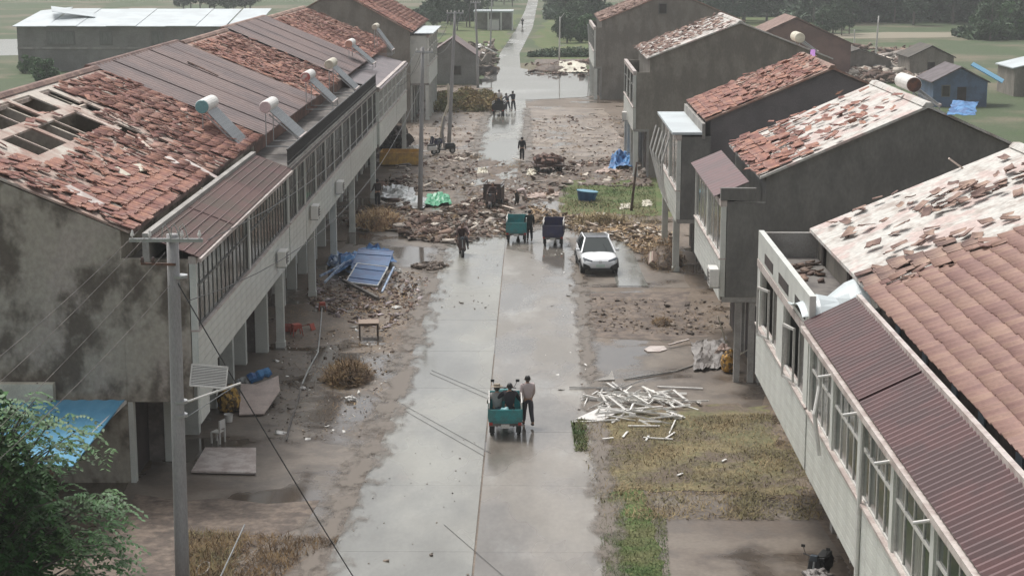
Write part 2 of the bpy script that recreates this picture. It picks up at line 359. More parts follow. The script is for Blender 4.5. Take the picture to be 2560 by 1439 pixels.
lane('pale_lane', [(28,-6.2,-1.62),(60,-4.95,-1.60),(97,-4.75,-1.57),(120,-4.35,-1.2),(180,-4.4,-.75),(215,-4.9,-1.5),(262,-5.0,-2.1),(340,-3.2,-0.2),(430,-2.0,0.6),(560,-1.2,1.8)], M_road_l)
lane('brown_lane', [(28,-1.56,1.9),(50,-1.55,2.0),(57,-1.55,2.2),(98,-1.53,2.25),(112,-1.2,1.5)], M_road_r, 0.026)
# aprons
sheet('left_apron', [(-10.4,84),(-4.9,84.5),(-4.75,101),(-10.6,101)], 0.012, M_apron, 2, 0.25)
sheet('car_apron', [(2.4,83.5),(7.6,83.5),(7.4,100),(2.2,98)], 0.014, M_apron, 2, 0.12)
sheet('parking_slab', [(4.05,83.9),(5.6,83.9),(5.3,97),(3.9,97)], 0.024, M_road_l, 3, 0.04)
sheet('near_left_sidewalk', [(-12.3,28),(-6.0,28),(-5.1,60),(-5.0,70),(-12.3,70)], 0.010, M_apron, 2, 0.3)
sheet('near_right_forecourt', [(2.3,61.5),(8.4,61.5),(8.4,71),(2.4,71)], 0.010, M_apron, 2, 0.35)
sheet('bottom_right_forecourt', [(3.4,28),(8.4,28),(8.4,51.2),(3.4,51.2)], 0.010, M_apron, 2, 0.15)
sheet('bottom_grass_strip', [(1.95,28),(3.4,28),(3.5,51.8),(2.0,51.8)], 0.014, M_grass, .5, 0.14)
sheet('dead_grass_plot', [(2.15,51.6),(8.2,51),(8.3,61.7),(5.0,61.9),(2.2,61.0)], 0.016, M_straw_g, .5, 0.28)
sheet('bottom_left_mud', [(-12,28),(-9.8,28),(-8.6,44),(-6.6,48.0),(-6.3,50.3),(-12,50.8)], 0.016, M_mud, 1.2, 0.25)
film([(28,-8.0,-5.0),(60,-6.2,-4.0),(97,-5.9,-4.0)], .056)
film([(28,1.3,2.7),(60,1.5,3.0),(98,1.6,3.0)], .058)
film([(98,-5.6,-3.4),(118,-5.6,-3.6),(176,-5.6,-3.6)], .057)
film([(100,-2.2,1.6),(118,-1.6,.4),(176,-1.5,.3)], .059)
sheet('roadside_mud_patch', [(2.4,72.5),(7.3,72.5),(7.4,82.8),(2.4,82.5)], 0.012, M_mud, 1.5, 0.3)
sheet('grass_patch', [(1.4,107),(8.6,106),(8.8,124),(2.6,123.5)], 0.014, M_grass, .7, 0.4)
sheet('muddy_paved_yard', [(-0.6,136),(7.3,136),(7.2,176),(-0.4,178)], 0.012, M_paving, 3, 0.3)
sheet('left_paved_yard', [(-10.5,130),(-4.4,132),(-4.4,172),(-11,172)], 0.012, M_paving, 3, 0.3)
sheet('flooded_crossing', [(-6.5,205),(-5,198),(-4.6,184),(8,190),(9,226),(2,224),(-5.0,236)], 0.032, M_flood, 1.5, 0.9)
sheet('green_field', [(-0.2,250),(14,246),(50,300),(70,430),(3,430)], 0.012, M_grass, 8, 1.5)
sheet('left_green_field', [(-14,262),(-5.2,262),(-3.4,340),(-3,400),(-20,400)], 0.012, M_grass, 6, 1.2)
sheet('crossing_bank', [(-0.6,240),(12,238),(13,250),(0,250)], 0.02, M_mud, 3, 0.6)
# far ground: pale path, pond
sheet('far_pond', [(-104,255),(-74,255),(-70,300),(-112,300)], 0.02, M_water, 8, 2)
sheet('far_track', [(40,300),(170,325),(170,345),(40,318)], 0.012, mat('pale_track', (0.25,0.22,0.16),0.9), 8, 1.5)
sheet('distant_pond', [(108,400),(190,420),(260,640),(118,560)], 0.03, M_water, 10, 2)
# ================================================================= HOUSES
TW, TL = 0.34, 0.44
def tile_shape():
    prof = [(-0.17,0.030),(-0.11,0.050),(-0.05,0.030),(0.02,0.012),(0.10,0.016),(0.17,0.030)]
    vs = []; fs = []
    for (x, z) in prof: vs.append((x,-0.25,z+0.035))
    for (x, z) in prof: vs.append((x,0.25,z-0.005))
    for (x, z) in prof: vs.append((x,-0.25,z-0.005))
    n = len(prof)
    for i in range(n-1):
        fs.append((i,i+1,n+i+1,n+i)); fs.append((2*n+i,2*n+i+1,i+1,i))
    fs.append((2*n, 0, n)); fs.append((3*n-1, 2*n-1, n-1))
    return vs, fs
TV, TF = tile_shape()
TILE_ME = {}
def tile_mesh(m):
    if m.name not in TILE_ME:
        me = bpy.data.meshes.new('tile'); me.from_pydata(TV, [], TF); me.materials.append(m); me.update(); TILE_ME[m.name] = me
    return TILE_ME[m.name]
def tiles_on(parent, sg, xe, ze, xr, zr, y0, y1, cover, m, limit=300, disorder=0.03, m_loose=None, r=None):
    r = r or rnd; w = abs(xr-xe); run = math.hypot(w, zr-ze); c = w/run; s = (zr-ze)/run
    S = Vector((sg*c, 0, s)); Rr = Vector((0, -sg, 0)); Nn = Rr.cross(S)
    base = Matrix((( Rr.x, S.x, Nn.x),(Rr.y, S.y, Nn.y),(Rr.z, S.z, Nn.z)))
    ny = int((y1-y0)/TW); ns = int(run/TL)
    out = []; loose = []
    for i in range(ny):
        for j in range(ns):
            y = y0 + (i+0.5)*TW; d = (j+0.5)*TL
            k = cover(y, d/run, r)
            if not k: continue
            P = Vector((xe, y, ze)) + S*d
            if k == 1:
                rz = r.gauss(0, disorder); off = Nn*(0.02 + abs(r.gauss(0, disorder*0.15))) + S*r.gauss(0, disorder*0.5)
                m3 = base @ Euler((r.gauss(0, disorder*0.6), 0, rz)).to_matrix(); out.append((P+off, m3))
            else:
                rz = r.gauss(0, 0.5 if k == 2 else 1.2); off = Nn*r.uniform(0.02, 0.10 if k == 2 else 0.2) + S*r.gauss(0,0.12) + Vector((0, r.gauss(0,0.1), 0))
                m3 = base @ Euler((r.gauss(0, 0.17), r.gauss(0, 0.17), rz)).to_matrix() @ Matrix.Diagonal((r.uniform(.5,1), r.uniform(.45,1), .8)); out.append((P+off, m3))
    cp = Vector((0,0,CAMH))
    out.sort(key=lambda t: (t[0]-cp).length)
    off = wloc(parent); me = tile_mesh(m)
    for P, m3 in out[:limit]:
        mx = m3.to_4x4(); mx.translation = P - off
        link('tile', me, m, parent, mx=mx)
    rest = []
    for P, m3 in out[limit:]:
        mx = m3.to_4x4(); mx.translation = P; rest.append(mx)
    if rest:
        o = bake(TV, TF, rest, 'further_tiles', m, parent); o['kind'] = 'stuff'
def corr_sheet(mb, P0, du, dv, nu, period, amp, nrm, thick=0.01):
    """corrugated surface: P0 origin, du = vector across the ribs (total), dv = vector along the ribs"""
    P0 = Vector(P0); du = Vector(du); dv = Vector(dv); nrm = Vector(nrm).normalized()
    n = max(2, int(du.length/period)*4); vs = []; fs = []
    for k in range(n+1):
        h = amp*(1 if (k//2) % 2 == 0 else 0)
        p = P0 + du*(k/n) + nrm*h; vs += [p, p+dv, p+dv-nrm*thick-nrm*h, p-nrm*thick-nrm*h]
    for k in range(n):
        a = 4*k; b = a+4; fs += [(a,b,b+1,a+1),(a+3,a+2,b+2,b+3),(a,a+3,b+3,b),(a+1,b+1,b+2,a+2)]
    mb.add(vs, fs); return mb

def house(name, label, sg, y0, y1, Xo, Xe, ze, Xr, zr, Xb, wallm=M_cement, roof='deck', roofm=M_deck, deck_hole=None,
          gal=None, cat='house', bays=None, group=None, gableb=True, holes=None):
    root = empty(name, (Xe, y0, 0), label, cat, group)
    Xw = Xe + sg*0.25; Xbw = Xb - sg*0.25
    t = (zr-ze)/abs(Xr-Xe)
    wb = MB()
    zt = ze + 0.25*t - 0.10
    if holes:
        wb.box(Xw, Xbw, y0+0.01, y1-0.01, 0, 7.2)
        for (ya, yb) in ((y0+0.01, y0+0.26), (y1-0.26, y1-0.01), (63.0, 63.2), (68.6, 68.8)): wb.box(Xw, Xbw, ya, yb, 7.2, zt)
        wb.box(Xw, Xw+sg*0.24, y0+0.26, y1-0.26, 7.2, zt)
        for (ya, yb) in ((63.0,63.2),(68.6,68.8)): wb.prism([(Xw, zt), (Xbw, zt), (Xr, zr-0.16)], ya, yb)
    else:
        wb.box(Xw, Xbw, y0+0.01, y1-0.01, 0, zt)
    wb.build('wall', wallm, root)
    for (ya, yb) in ((y0+0.01, y0+0.25), (y1-0.25, y1-0.01)):
        gb = MB(); gb.prism([(Xw, zt), (Xbw, zt), (Xr, zr-0.14)], ya, yb); gb.build('gable', wallm, root)
    # roof deck
    rf = MB()
    if deck_hole:
        run = abs(Xr-Xe); nS = 18; dy = 0.45; ny = int((y1-y0)/dy)
        for i in range(ny):
            for j in range(nS):
                ya = y0 + i*dy; s0 = j/nS; s1 = (j+1)/nS
                if deck_hole(ya+dy/2, (s0+s1)/2): continue
                xa = Xe + sg*run*s0; xb = Xe + sg*run*s1; za = ze + (zr-ze)*s0; zb = ze + (zr-ze)*s1
                rf.add([(xa,ya,za),(xb,ya,zb),(xb,ya+dy,zb),(xa,ya+dy,za),(xa,ya,za-.07),(xb,ya,zb-.07),(xb,ya+dy,zb-.07),(xa,ya+dy,za-.07)],
                       [(0,1,2,3),(7,6,5,4),(0,4,5,1),(1,5,6,2),(2,6,7,3),(3,7,4,0)])
    else:
        rf.prism([(Xe,ze),(Xr,zr),(Xr,zr-0.1),(Xe,ze-0.1)], y0-0.15, y1+0.15 if roof != 'tight' else y1)
    rf.prism([(Xr+sg*0.002,zr),(Xb,ze),(Xb,ze-0.1),(Xr+sg*0.002,zr-0.1)], y0-0.15, y1+0.15)
    r_ = rf.build('roof', roofm, root)
    rc = MB(); rc.prism([(Xr-0.22, zr-0.04),(Xr-0.1,zr+0.10),(Xr+0.1,zr+0.10),(Xr+0.22,zr-0.04)], y0-0.16, y1+0.1)
    rc.build('ridge_cap', roofm if roofm in (M_deck,) else M_tile_dirty, r_)
    return root, r_

def gallery(root, sg, y0, y1, Xo, Xw, zf=3.35, zs=4.8, zt=6.9, zr=7.15, bay=3.5, npane=6, style='left', bandrows=6, near_wall=M_plaster_old,
            panes=(M_glass,), framem=M_frame, pillars=True, transom=True, broken=None, posts=0.22, frame_w=0.05, groundm=None, pys=None, endz=None):
    """upper gallery on pillars, facing the street; sg*X grows away from the street"""
    fs = MB(); fs.box(Xo+sg*0.10, Xw, y0+(0.21 if endz else 0.02), y1-0.02, zf-0.18, zf+0.02); fs.build('gallery_floor', M_concrete, root)
    pb = MB(); pb.box(Xo+sg*0.03, Xo+sg*0.2, y0+0.02, y1-0.02, zf+0.03, zs); pb.build('parapet', M_white, root)
    # facing: rows of panels
    H = zs - (zf-0.12); ph = H/bandrows; pl = 1.16; n = max(1, round((y1-y0)/pl)); pl = (y1-y0)/n
    me = None
    pw = MB(); pw.box(Xo, Xo+sg*0.028, 0.006, pl-0.006, 0.008, ph-0.008)
    for i in range(n):
        for j in range(bandrows):
            if me is None: o = pw.build('panel', M_white, root, local=True); me = o.data
            else: o = link('panel', me, None, root)
            o.location = (-root.location.x, y0+i*pl-root.location.y, zf-0.12+j*ph+0.0)
    sl = MB(); sl.box(Xo-sg*0.05, Xo+sg*0.22, y0, y1, zs+0.001, zs+0.06); sl.build('sill', M_pink, root)
    # windows
    nb = max(1, round((y1-y0)/bay)); bl = (y1-y0)/nb
    for i in range(nb+1):
        pm = MB(); yy = y0 + i*bl; pm.box(Xo+sg*0.0, Xo+sg*0.2, max(y0, yy-posts/2), min(y1, yy+posts/2), zs+0.06, zt)
        pm.build('post', M_white, root)
    for i in range(nb):
        a = y0 + i*bl + posts/2 + 0.005; b = y0 + (i+1)*bl - posts/2 - 0.005; L = b-a
        za, zb = zs+0.062, zt-0.003
        bk = broken(i) if broken else 0
        fm = MB(); w = frame_w
        fm.box(Xo+sg*.05, Xo+sg*.13, a, b, za, za+w); fm.box(Xo+sg*.05, Xo+sg*.13, a, b, zb-w, zb)
        fm.box(Xo+sg*.05, Xo+sg*.13, a, a+w, za+w, zb-w); fm.box(Xo+sg*.05, Xo+sg*.13, b-w, b, za+w, zb-w)
        zm = za + (zb-za)*0.62
        if not bk:
            for k in range(1, npane): fm.box(Xo+sg*.06, Xo+sg*.12, a+L*k/npane-w/2, a+L*k/npane+w/2, za+w, zb-w)
            if transom: fm.box(Xo+sg*.045, Xo+sg*.125, a+w, b-w, zm-w/2, zm+w/2)
        else:
            for k in (1,): fm.box(Xo+sg*.06, Xo+sg*.12, a+L*k/npane-w/2, a+L*k/npane+w/2, za+w, zb-w)
        wf = fm.build('window', framem, root)
        pnl = range(npane) if not bk else range(1)
        for k in pnl:
            mm = rnd.choice(panes); q = MB()
            if transom and not bk:
                q.box(Xo+sg*.085, Xo+sg*.095, a+L*k/npane+w/2+.002, a+L*(k+1)/npane-w/2-.002, za+w, zm-w/2-.002)
                q.build('pane', mm, wf); q = MB()
                q.box(Xo+sg*.085, Xo+sg*.095, a+L*k/npane+w/2+.002, a+L*(k+1)/npane-w/2-.002, zm+w/2+.002, zb-w)
                q.build('pane', rnd.choice(panes), wf)
            else:
                q.box(Xo+sg*.085, Xo+sg*.095, a+L*k/npane+w/2+.002, a+L*(k+1)/npane-w/2-.002, za+w, zb-w)
                q.build('pane', mm, wf)
        if bk:   # an opened casement hanging outward
            cm = MB(); ang = rnd.uniform(0.2, 0.5); hw = 0.6; hy = a + L*0.42
            dx = -sg*math.sin(ang)*hw; dy = math.cos(ang)*hw
            for (z1_, z2_) in ((za+.1, za+.17), (zb-.25, zb-.18)):
                cm.bar((Xo-sg*.0, hy, z1_), (Xo+dx, hy+dy, z1_+.03), 0.05, 0.07)
            cm.bar((Xo-sg*.02, hy, za+.1), (Xo-sg*.02, hy, zb-.2), 0.06, 0.05); cm.bar((Xo+dx, hy+dy, za+.1), (Xo+dx, hy+dy, zb-.2), 0.06, 0.05)
            cm.build('casement', M_whiteframe, wf)
    # top beam
    tb = MB(); tb.box(Xo-sg*0.02, Xo+sg*0.22, y0, y1, zt+0.003, zr-0.02); tb.build('top_beam', M_pink, root)
    # end walls of the gallery
    for k, (ya, yb) in enumerate(((y0, y0+0.2), (y1-0.2, y1))):
        e = MB(); e.box(Xo+sg*0.225, Xw, ya, yb, (endz if (endz and k == 0) else zf+0.021), zr-0.1); e.build('end_wall', near_wall, root)
    if pillars:
        for yy in (pys if pys is not None else [min(max(y0 + i*bl, y0+0.17), y1-0.17) for i in range(nb+1)]):
            p = MB(); p.box(Xo+sg*0.06, Xo+sg*0.38, yy-0.16, yy+0.16, 0, zf-0.19); p.box(Xo+sg*0.03, Xo+sg*0.41, yy-0.19, yy+0.19, 0, 0.25); p.build('pillar', M_white, root)
    # ground floor doors on the main wall, between piers
    for i in range(nb):
        a = y0+i*bl; b = a+bl
        d = MB(); d.box(Xw-sg*0.05, Xw-sg*0.0, a+0.5, b-0.6, 0.02, 2.7)
        dd = d.build('door', rnd.choice((M_dark, M_glass2, M_wood_d, M_dark)), root)
        f = MB()
        for yy in (a+0.42, (a+b)/2-0.05, b-0.6): f.box(Xw-sg*0.09, Xw-sg*0.051, yy, yy+0.08, 0.02, 2.7)
        f.box(Xw-sg*0.09, Xw-sg*0.051, a+0.42, b-0.52, 2.701, 2.8); f.build('door_frame', rnd.choice((M_whiteframe, M_concrete, M_frame)), dd)
        pr = MB(); pr.box(Xw-sg*0.16, Xw, a-0.12 if i else a+.02, a+0.3, 0.0, zf-0.2); pr.build('pier', M_white if sg < 0 else M_concrete, root)

def sheet_roof(root, sg, Xa, za, Xb_, zb, y0, y1, m, ribs_y=True, period=0.2, amp=0.03, name='gallery_roof', seams=()):
    d = Vector((Xb_-Xa, 0, zb-za)); nrm = Vector((0,1,0)).cross(d).normalized()
    if nrm.z < 0: nrm = -nrm
    o = []
    edges = [y0] + list(seams) + [y1]
    for a, b in zip(edges, edges[1:]):
        mb = MB(); lift = 0.012*(len(o) % 2)
        corr_sheet(mb, (Xa, a, za+lift), (0, b-a+0.06, 0), d, 0, period, amp, nrm)
        o.append(mb.build(name, m, root))
    return o

# ---- left row -----------------------------------------------------------------
LXo, LXe, Lze, LXr, Lzr, LXb = -10.2, -12.2, 7.9, -19.4, 10.95, -26.6
def hole1(y, s):
    if 0.55 < s < 0.745 and (57.0 < y < 60.6 or 61.0 < y < 67.0): return True
    if 0.78 < s < 0.93 and (58.2 < y < 63.4 or 63.9 < y < 66.2 or 67.4 < y < 69.0): return True
    if 0.40 < s < 0.53 and 66.5 < y < 67.8: return True
    if 0.27 < s < 0.36 and 67.6 < y < 68.5: return True
    if 0.64 < s < 0.76 and 67.9 < y < 69.2: return True
    return False
def cov1(y, s, r):
    if hole1(y, s) or hole1(y-0.45, s) or hole1(y+0.45, s): return 0
    if 0.50 < s < 0.76 and y < 61.5 and not (y < 56 and s < 0.62): return 0 if r.random() < 0.9 else 2
    if s > 0.74 and y < 68 and r.random() < .75: return 0
    if s > 0.93 and r.random() < 0.6: return 0
    d = abs(y - 67.5)
    messy = 0.10 + 0.55*math.exp(-((s-0.42)/0.16)**2)*(1 if y < 72 else .5) + (0.4 if d < 1.6 else 0) + 0.35*(s > 0.7)
    q = r.random()
    if q < messy: return r.choice((0, 2, 2, 3, 3))
    return 1
h1, r1 = house('row_house', 'nearest house on the left with torn open red tiled roof and mouldy grey gable', -1, 52.2, 78.0, LXo, LXe, Lze, LXr, Lzr, LXb,
               wallm=M_plaster_old, roofm=M_deck_l, deck_hole=hole1, holes=True)
tiles_on(r1, -1, LXe+0.1, Lze+0.01, LXr, Lzr+0.01, 52.15, 78.0, cov1, M_tile, disorder=0.06)
# bare rafters and purlins in the hole
for s in (0.55, 0.765, 0.945):
    p = MB(); x = LXe-(LXe-LXr)*s; z = Lze+(Lzr-Lze)*s
    p.bar((x, 52.7, z-0.16), (x, 70, z-0.16), 0.13, 0.16); p.build('purlin', M_wood, r1)
for y in (58.6, 60.8, 63.65, 66.9, 67.25):
    p = MB(); a, b = (0.5, 0.97)
    p.bar((LXe-(LXe-LXr)*a, y, Lze+(Lzr-Lze)*a-0.04), (LXe-(LXe-LXr)*b, y, Lze+(Lzr-Lze)*b-0.04), 0.09 if y != 66.9 else 0.5, 0.05); p.build('rafter', M_wood, r1)
ea = MB(); ea.box(LXe+0.02, LXe+0.08, 52.5, 78, Lze-0.14, Lze-0.0); ea.build('fascia', M_tile_dirty, h1)
# gallery of the first house, maroon lean-to roof
PL = (M_glass, M_glass, M_glass, M_glass3, M_glass2)
gallery(h1, -1, 52.18, 72.5, LXo, -12.44, npane=13, bay=10.4, panes=PL, posts=0.30, pys=(70.8,), endz=2.6)
for ya, yb, zz in ((52.2, 53.7, 1.9), (53.7, 55.3, 2.45)):
    p = MB(); p.box(LXo+0.0, LXo-0.06, ya, yb-0.01, zz, 3.22); p.build('facade_panel', M_white, h1)
lr = sheet_roof(h1, -1, LXo+0.12, 7.12, -11.6, 7.72, 52.0, 72.7, M_maroon_tile, period=0.26, amp=0.035, seams=(58.2, 65.4))
for k in range(5):   # horizontal laps of the small tiles
    t = (k+0.5)/5.2; p = MB(); x = LXo+0.12+(-11.6-LXo-0.12)*t; z = 7.12+0.6*t
    p.box(x-0.02, x+0.02, 52.02, 72.7, z+0.03, z+0.055); p.build('tile_lap', M_maroon_tile, h1)
p = MB(); p.box(-11.55, -11.75, 52.0, 72.8, 7.0, 7.86); p.build('ledge', M_concrete, h1)
p = MB(); p.box(LXo+0.20, LXo+0.10, 52.0, 72.7, 6.98, 7.10); p.build('gutter', M_pink, h1)
p = MB(); p.box(-11.8, -12.42, 52.25, 72.7, 6.7, 6.9); p.build('valley_floor', M_concrete_d, h1)
# terraces of the following houses
def terrace(root, y0, y1, z=7.1, Xo=LXo, Xi=-12.42, rail=True, sg=-1, railm=M_iron):
    p = MB(); p.box(Xo+sg*0.0-sg*0.05, Xi, y0, y1, z-0.12, z); p.build('terrace_slab', M_concrete_d, root)
    if rail:
        f = MB(); f.box(Xo-sg*0.0, Xo+sg*0.08, y0, y1, z+0.001, z+0.16)
        f.build('kerb', M_concrete, root)
        r_ = MB(); r_.box(Xo+sg*.02, Xo+sg*.07, y0, y1, z+0.82, z+0.88); r_.box(Xo+sg*.02, Xo+sg*.07, y0, y1, z+0.30, z+0.34)
        y = y0+0.1
        while y < y1:
            r_.box(Xo+sg*.03, Xo+sg*.06, y, y+0.03, z+0.16, z+0.82); y += 0.16
        r_.build('railing', railm, root)
terrace(h1, 72.75, 78.0)
for y_ in (54.5, 57.6, 61.0, 64.6, 67.6, 69.7):
    p = MB(); x_ = -11.85 if y_ < 69 else -11.3; p.box(x_, x_+.5, y_, y_+.35, 0, 3.1); p.build('inner_pier', M_white, h1)
    p = MB(); p.box(-12.38, x_-.01, y_+.1, y_+.25, 0, 3.1); p.build('partition', M_wallfront, h1)
gallery(h1, -1, 72.7, 78.0, LXo, -12.44, npane=5, bay=2.65, pys=(), panes=(M_glass2, M_glass, M_glass3), posts=0.12)
h2, r2 = house('row_house', 'left row house under grey purple corrugated roof just behind the torn red one', -1, 78.1, 97.6, LXo, LXe, Lze, LXr-0.3, Lzr+0.05, LXb, wallm=M_brick, roofm=M_greyroof)
sheet_roof(r2, -1, LXe+0.15, Lze+0.02, LXr-0.3, Lzr+0.07, 78.2, 97.5, M_greyroof, period=0.62, amp=0.07, name='roof_sheet', seams=(82, 86, 90, 94))
terrace(h2, 78.1, 97.6)
gallery(h2, -1, 78.1, 97.6, LXo, -12.44, npane=6, bay=3.9, pys=(81.4, 90.5), panes=(M_glass2, M_glass2, M_glass, M_glass3), posts=0.14)
def cov2(y, s, r):
    q = r.random(); return 0 if q < 0.08 else (2 if q < 0.45 else (3 if q < 0.6 else 1))
for y_ in (79, 83, 87, 91, 95):
    p = MB(); p.box(-11.85, -11.4, y_, y_+.35, 0, 3.1); p.build('inner_pier', M_white, h2)
h3, r3 = house('row_house', 'narrow left row house with rumpled red tiles between the two grey corrugated roofs', -1, 97.7, 111.6, LXo, LXe, Lze, LXr, Lzr, LXb, wallm=M_brick, roofm=M_deckred)
tiles_on(r3, -1, LXe+0.1, Lze+0.01, LXr, Lzr+0.01, 98.0, 111.6, cov2, M_tile, limit=300)
terrace(h3, 97.7, 111.6)
gallery(h3, -1, 97.7, 111.6, LXo, -12.44, npane=6, bay=3.5, pys=(100.0,), panes=(M_glass2, M_glass2, M_glass, M_glass3), posts=0.14)
h4, r4 = house('row_house', 'left row house under the farther and browner of the two corrugated roofs', -1, 111.7, 129.0, LXo, LXe, Lze, LXr-0.2, Lzr+0.1, LXb, wallm=M_brick, roofm=M_greyroof)
sheet_roof(r4, -1, LXe+0.15, Lze+0.02, LXr-0.2, Lzr+0.12, 111.9, 128.9, M_greyroof, period=0.75, amp=0.08, name='roof_sheet', seams=(116, 120, 124.5))
terrace(h4, 111.7, 114.4)
gallery(h4, -1, 111.7, 114.2, LXo, -12.44, pys=(113.5,), npane=4, bay=2.5, panes=(M_glass2,), posts=0.14)
gallery(h4, -1, 114.5, 129, LXo+0.15, -12.44, pys=(), zt=6.8, npane=5, bay=3.6, panes=(M_glass3, M_glass, M_glass3), framem=M_whiteframe, near_wall=M_concrete, frame_w=.09)
sheet_roof(h4, -1, LXo+0.3, 7.0, -12.3, 7.6, 114.3, 129, mat('grey_purple_sheet', (0.20,0.165,0.17), 0.5, (0.15,0.13,0.135), 0.6), period=0.3, amp=0.02)
def cov3(y, s, r):
    q = r.random(); m = 0.35 if s < .75 else .7
    return 0 if q < 0.06 else (2 if q < m*.8 else (3 if q < m else 1))
h5, r5 = house('row_house', 'last house of the joined left row with disturbed red tiles and two slanting water heaters', -1, 129.1, 150.0, LXo, LXe, Lze, LXr, Lzr, LXb, wallm=M_brick, roofm=M_deckred)
tiles_on(r5, -1, LXe+0.1, Lze+0.01, LXr, Lzr+0.01, 129.5, 150, cov3, M_tile, limit=300)
gallery(h5, -1, 129.2, 139.5, LXo+0.15, -12.44, pys=(139.2,), zt=6.7, npane=5, bay=3.5, panes=(M_glass3, M_glass, M_glass3), framem=M_whiteframe, near_wall=M_concrete, frame_w=.09)
sheet_roof(h5, -1, LXo+0.3, 6.95, -12.3, 7.6, 129.1, 139.6, MATS['grey_purple_sheet'], period=0.3, amp=0.02)
# taller detached house farther along on the left
h6, r6 = house('tiled_house', 'tall brown house with plain gable and red tiled roof beyond the left row', -1, 163.5, 188, -9.9, -11.2, 8.2, -18.1, 12.0, -25.0, wallm=M_cement2, roofm=M_deckred)
tiles_on(r6, -1, -11.15, 8.21, -18.1, 12.01, 163.6, 188, lambda y, s, r: 0 if s > 0.85 else (2 if r.random() < .12 else 1), M_tile, limit=300)
gallery(h6, -1, 164.2, 178, -9.7, -11.45, zf=3.4, zs=5.0, zt=7.6, zr=7.9, npane=3, bay=3.4, panes=(M_glass3, M_glass), framem=M_whiteframe, near_wall=M_white, frame_w=.12, posts=.5)
p = MB(); p.box(-9.3, -11.1, 163.9, 178.3, 7.95, 8.05); p.build('balcony_roof', M_whitesheet, h6)

# ---- right row ----------------------------------------------------------------
RXo, RXe, Rze, RXr, Rzr, RXb = 6.85, 8.4, 7.9, 14.5, 10.45, 20.6
# near intact house
ha, ra = house('row_house', 'nearest right house with intact terracotta tiles and ribbed maroon gallery roof', 1, 22, 43.2, RXo, RXe, Rze, RXr, Rzr, RXb, wallm=M_wallfront, roofm=M_deckred)
def cova(y, s, r):
    if y > 42.4 and r.random() < .4: return 2
    return 1
tiles_on(ra, 1, RXe-0.1, Rze+0.01, RXr, Rzr+0.01, 22.2, 43.4, cova, M_tile_new, disorder=0.022)
gallery(ha, 1, 22, 42.6, RXo, RXe+0.25, zf=3.5, zs=4.95, zt=6.75, zr=7.1, bay=3.43, npane=4, pys=(), panes=(M_glass, M_glass3, M_glass), framem=M_whiteframe, bandrows=8, posts=.28, transom=True, near_wall=M_white)
sheet_roof(ha, 1, RXo-0.12, 7.16, 8.0, 7.78, 21.8, 42.7, M_maroon, period=0.25, amp=0.055, seams=(35.2,))
p = MB(); p.box(7.98, 8.10, 21.8, 42.7, 7.2, 7.92); p.build('gutter', M_pink, ha)
p = MB(); p.box(RXo-0.22, RXo-0.10, 21.8, 42.7, 6.98, 7.12); p.build('fascia', M_pink, ha)
for y in (40.9, 38.0, 35.2, 33.0, 30.3, 27.4):
    p = MB(); p.box(RXe+0.2, RXe+0.235, y-0.45, y, 6.3, Rze-0.1); p.build('pilaster', mat('pale_blue_render', (0.33,0.40,0.45), 0.8), ha)
for y in (38.2, 35.0, 31.6, 28.2):
    p = MB(); p.tube([(RXo-0.1, y, 7.0), (RXo-0.5, y-0.03, 6.95)], 0.035, 8); p.build('spout', M_white_pl, ha)
p = MB(); p.tube([(RXo-.04, 35.2, 7.0), (RXo-.05, 35.2, 3.3)], 0.05, 8); p.build('drain_pipe', M_white_pl, ha)
p = MB(); p.tube([(RXo-.1, 40.3, 6.9), (RXo-.1, 40.3, 6.2), (RXo-.25, 40.0, 5.6), (RXo-.1, 40.0, 4.6)], 0.05, 8); p.build('drain_pipe', M_white_pl, ha)
# stripped house
def covb(y, s, r):
    n = math.sin(y*1.9+s*9)+math.sin(y*0.8-s*14+1)
    if y < 44.0+1.2*math.sin(s*9): return 2 if r.random() < 0.25 else 1
    if y < 45.2 and s < 0.45: return r.choice((0, 1, 2, 2))
    if 0.42 < s < 0.98 and abs(y-(51.0-3.0*s)) < 1.25 and r.random() < 0.85: return 3
    if 0.30 < s < 0.75 and abs(y-(48.9-1.5*s)) < 0.5 and r.random() < 0.7: return 3
    if n > 1.45 and r.random() < 0.5: return 3
    return 3 if r.random() < 0.05 else 0
hb, rb = house('row_house', 'right house stripped to pale roof boarding with heaps of broken tiles and gaping windows', 1, 43.35, 52.8, RXo, RXe, Rze, RXr, Rzr, RXb, wallm=M_cement2, roofm=M_deck)
tiles_on(rb, 1, RXe+0.0, Rze+0.01, RXr, Rzr+0.01, 43.45, 52.8, covb, M_tile_dirty, limit=300)
gallery(hb, 1, 42.8, 52.9, RXo, RXe+0.25, zf=3.5, zs=4.95, zt=6.75, zr=7.0, bay=5.05, npane=3, pys=(), panes=(M_glass2,), framem=M_whiteframe, bandrows=8, posts=1.3, transom=False, near_wall=M_cement, broken=lambda i: 1)
p = MB(); p.box(RXo, RXo+0.16, 42.8, 52.9, 7.0, 7.85); p.build('parapet_wall', M_white, hb)
p = MB(); p.box(RXo+0.16, RXe+.2, 52.74, 52.9, 7.0, 7.8); p.build('parapet_wall', M_concrete, hb)
p = MB(); p.box(RXo+0.17, RXe+0.2, 42.9, 52.7, 6.95, 7.05); p.build('flat_roof', M_concrete_d, hb)
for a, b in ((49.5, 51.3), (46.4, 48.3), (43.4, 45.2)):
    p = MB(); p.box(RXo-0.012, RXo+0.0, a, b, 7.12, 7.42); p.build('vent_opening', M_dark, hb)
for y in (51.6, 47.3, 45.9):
    p = MB(); p.box(RXe+0.16, RXe+0.24, y-.35, y, 7.06, Rze-.12); p.build('wall_opening', M_dark, hb)
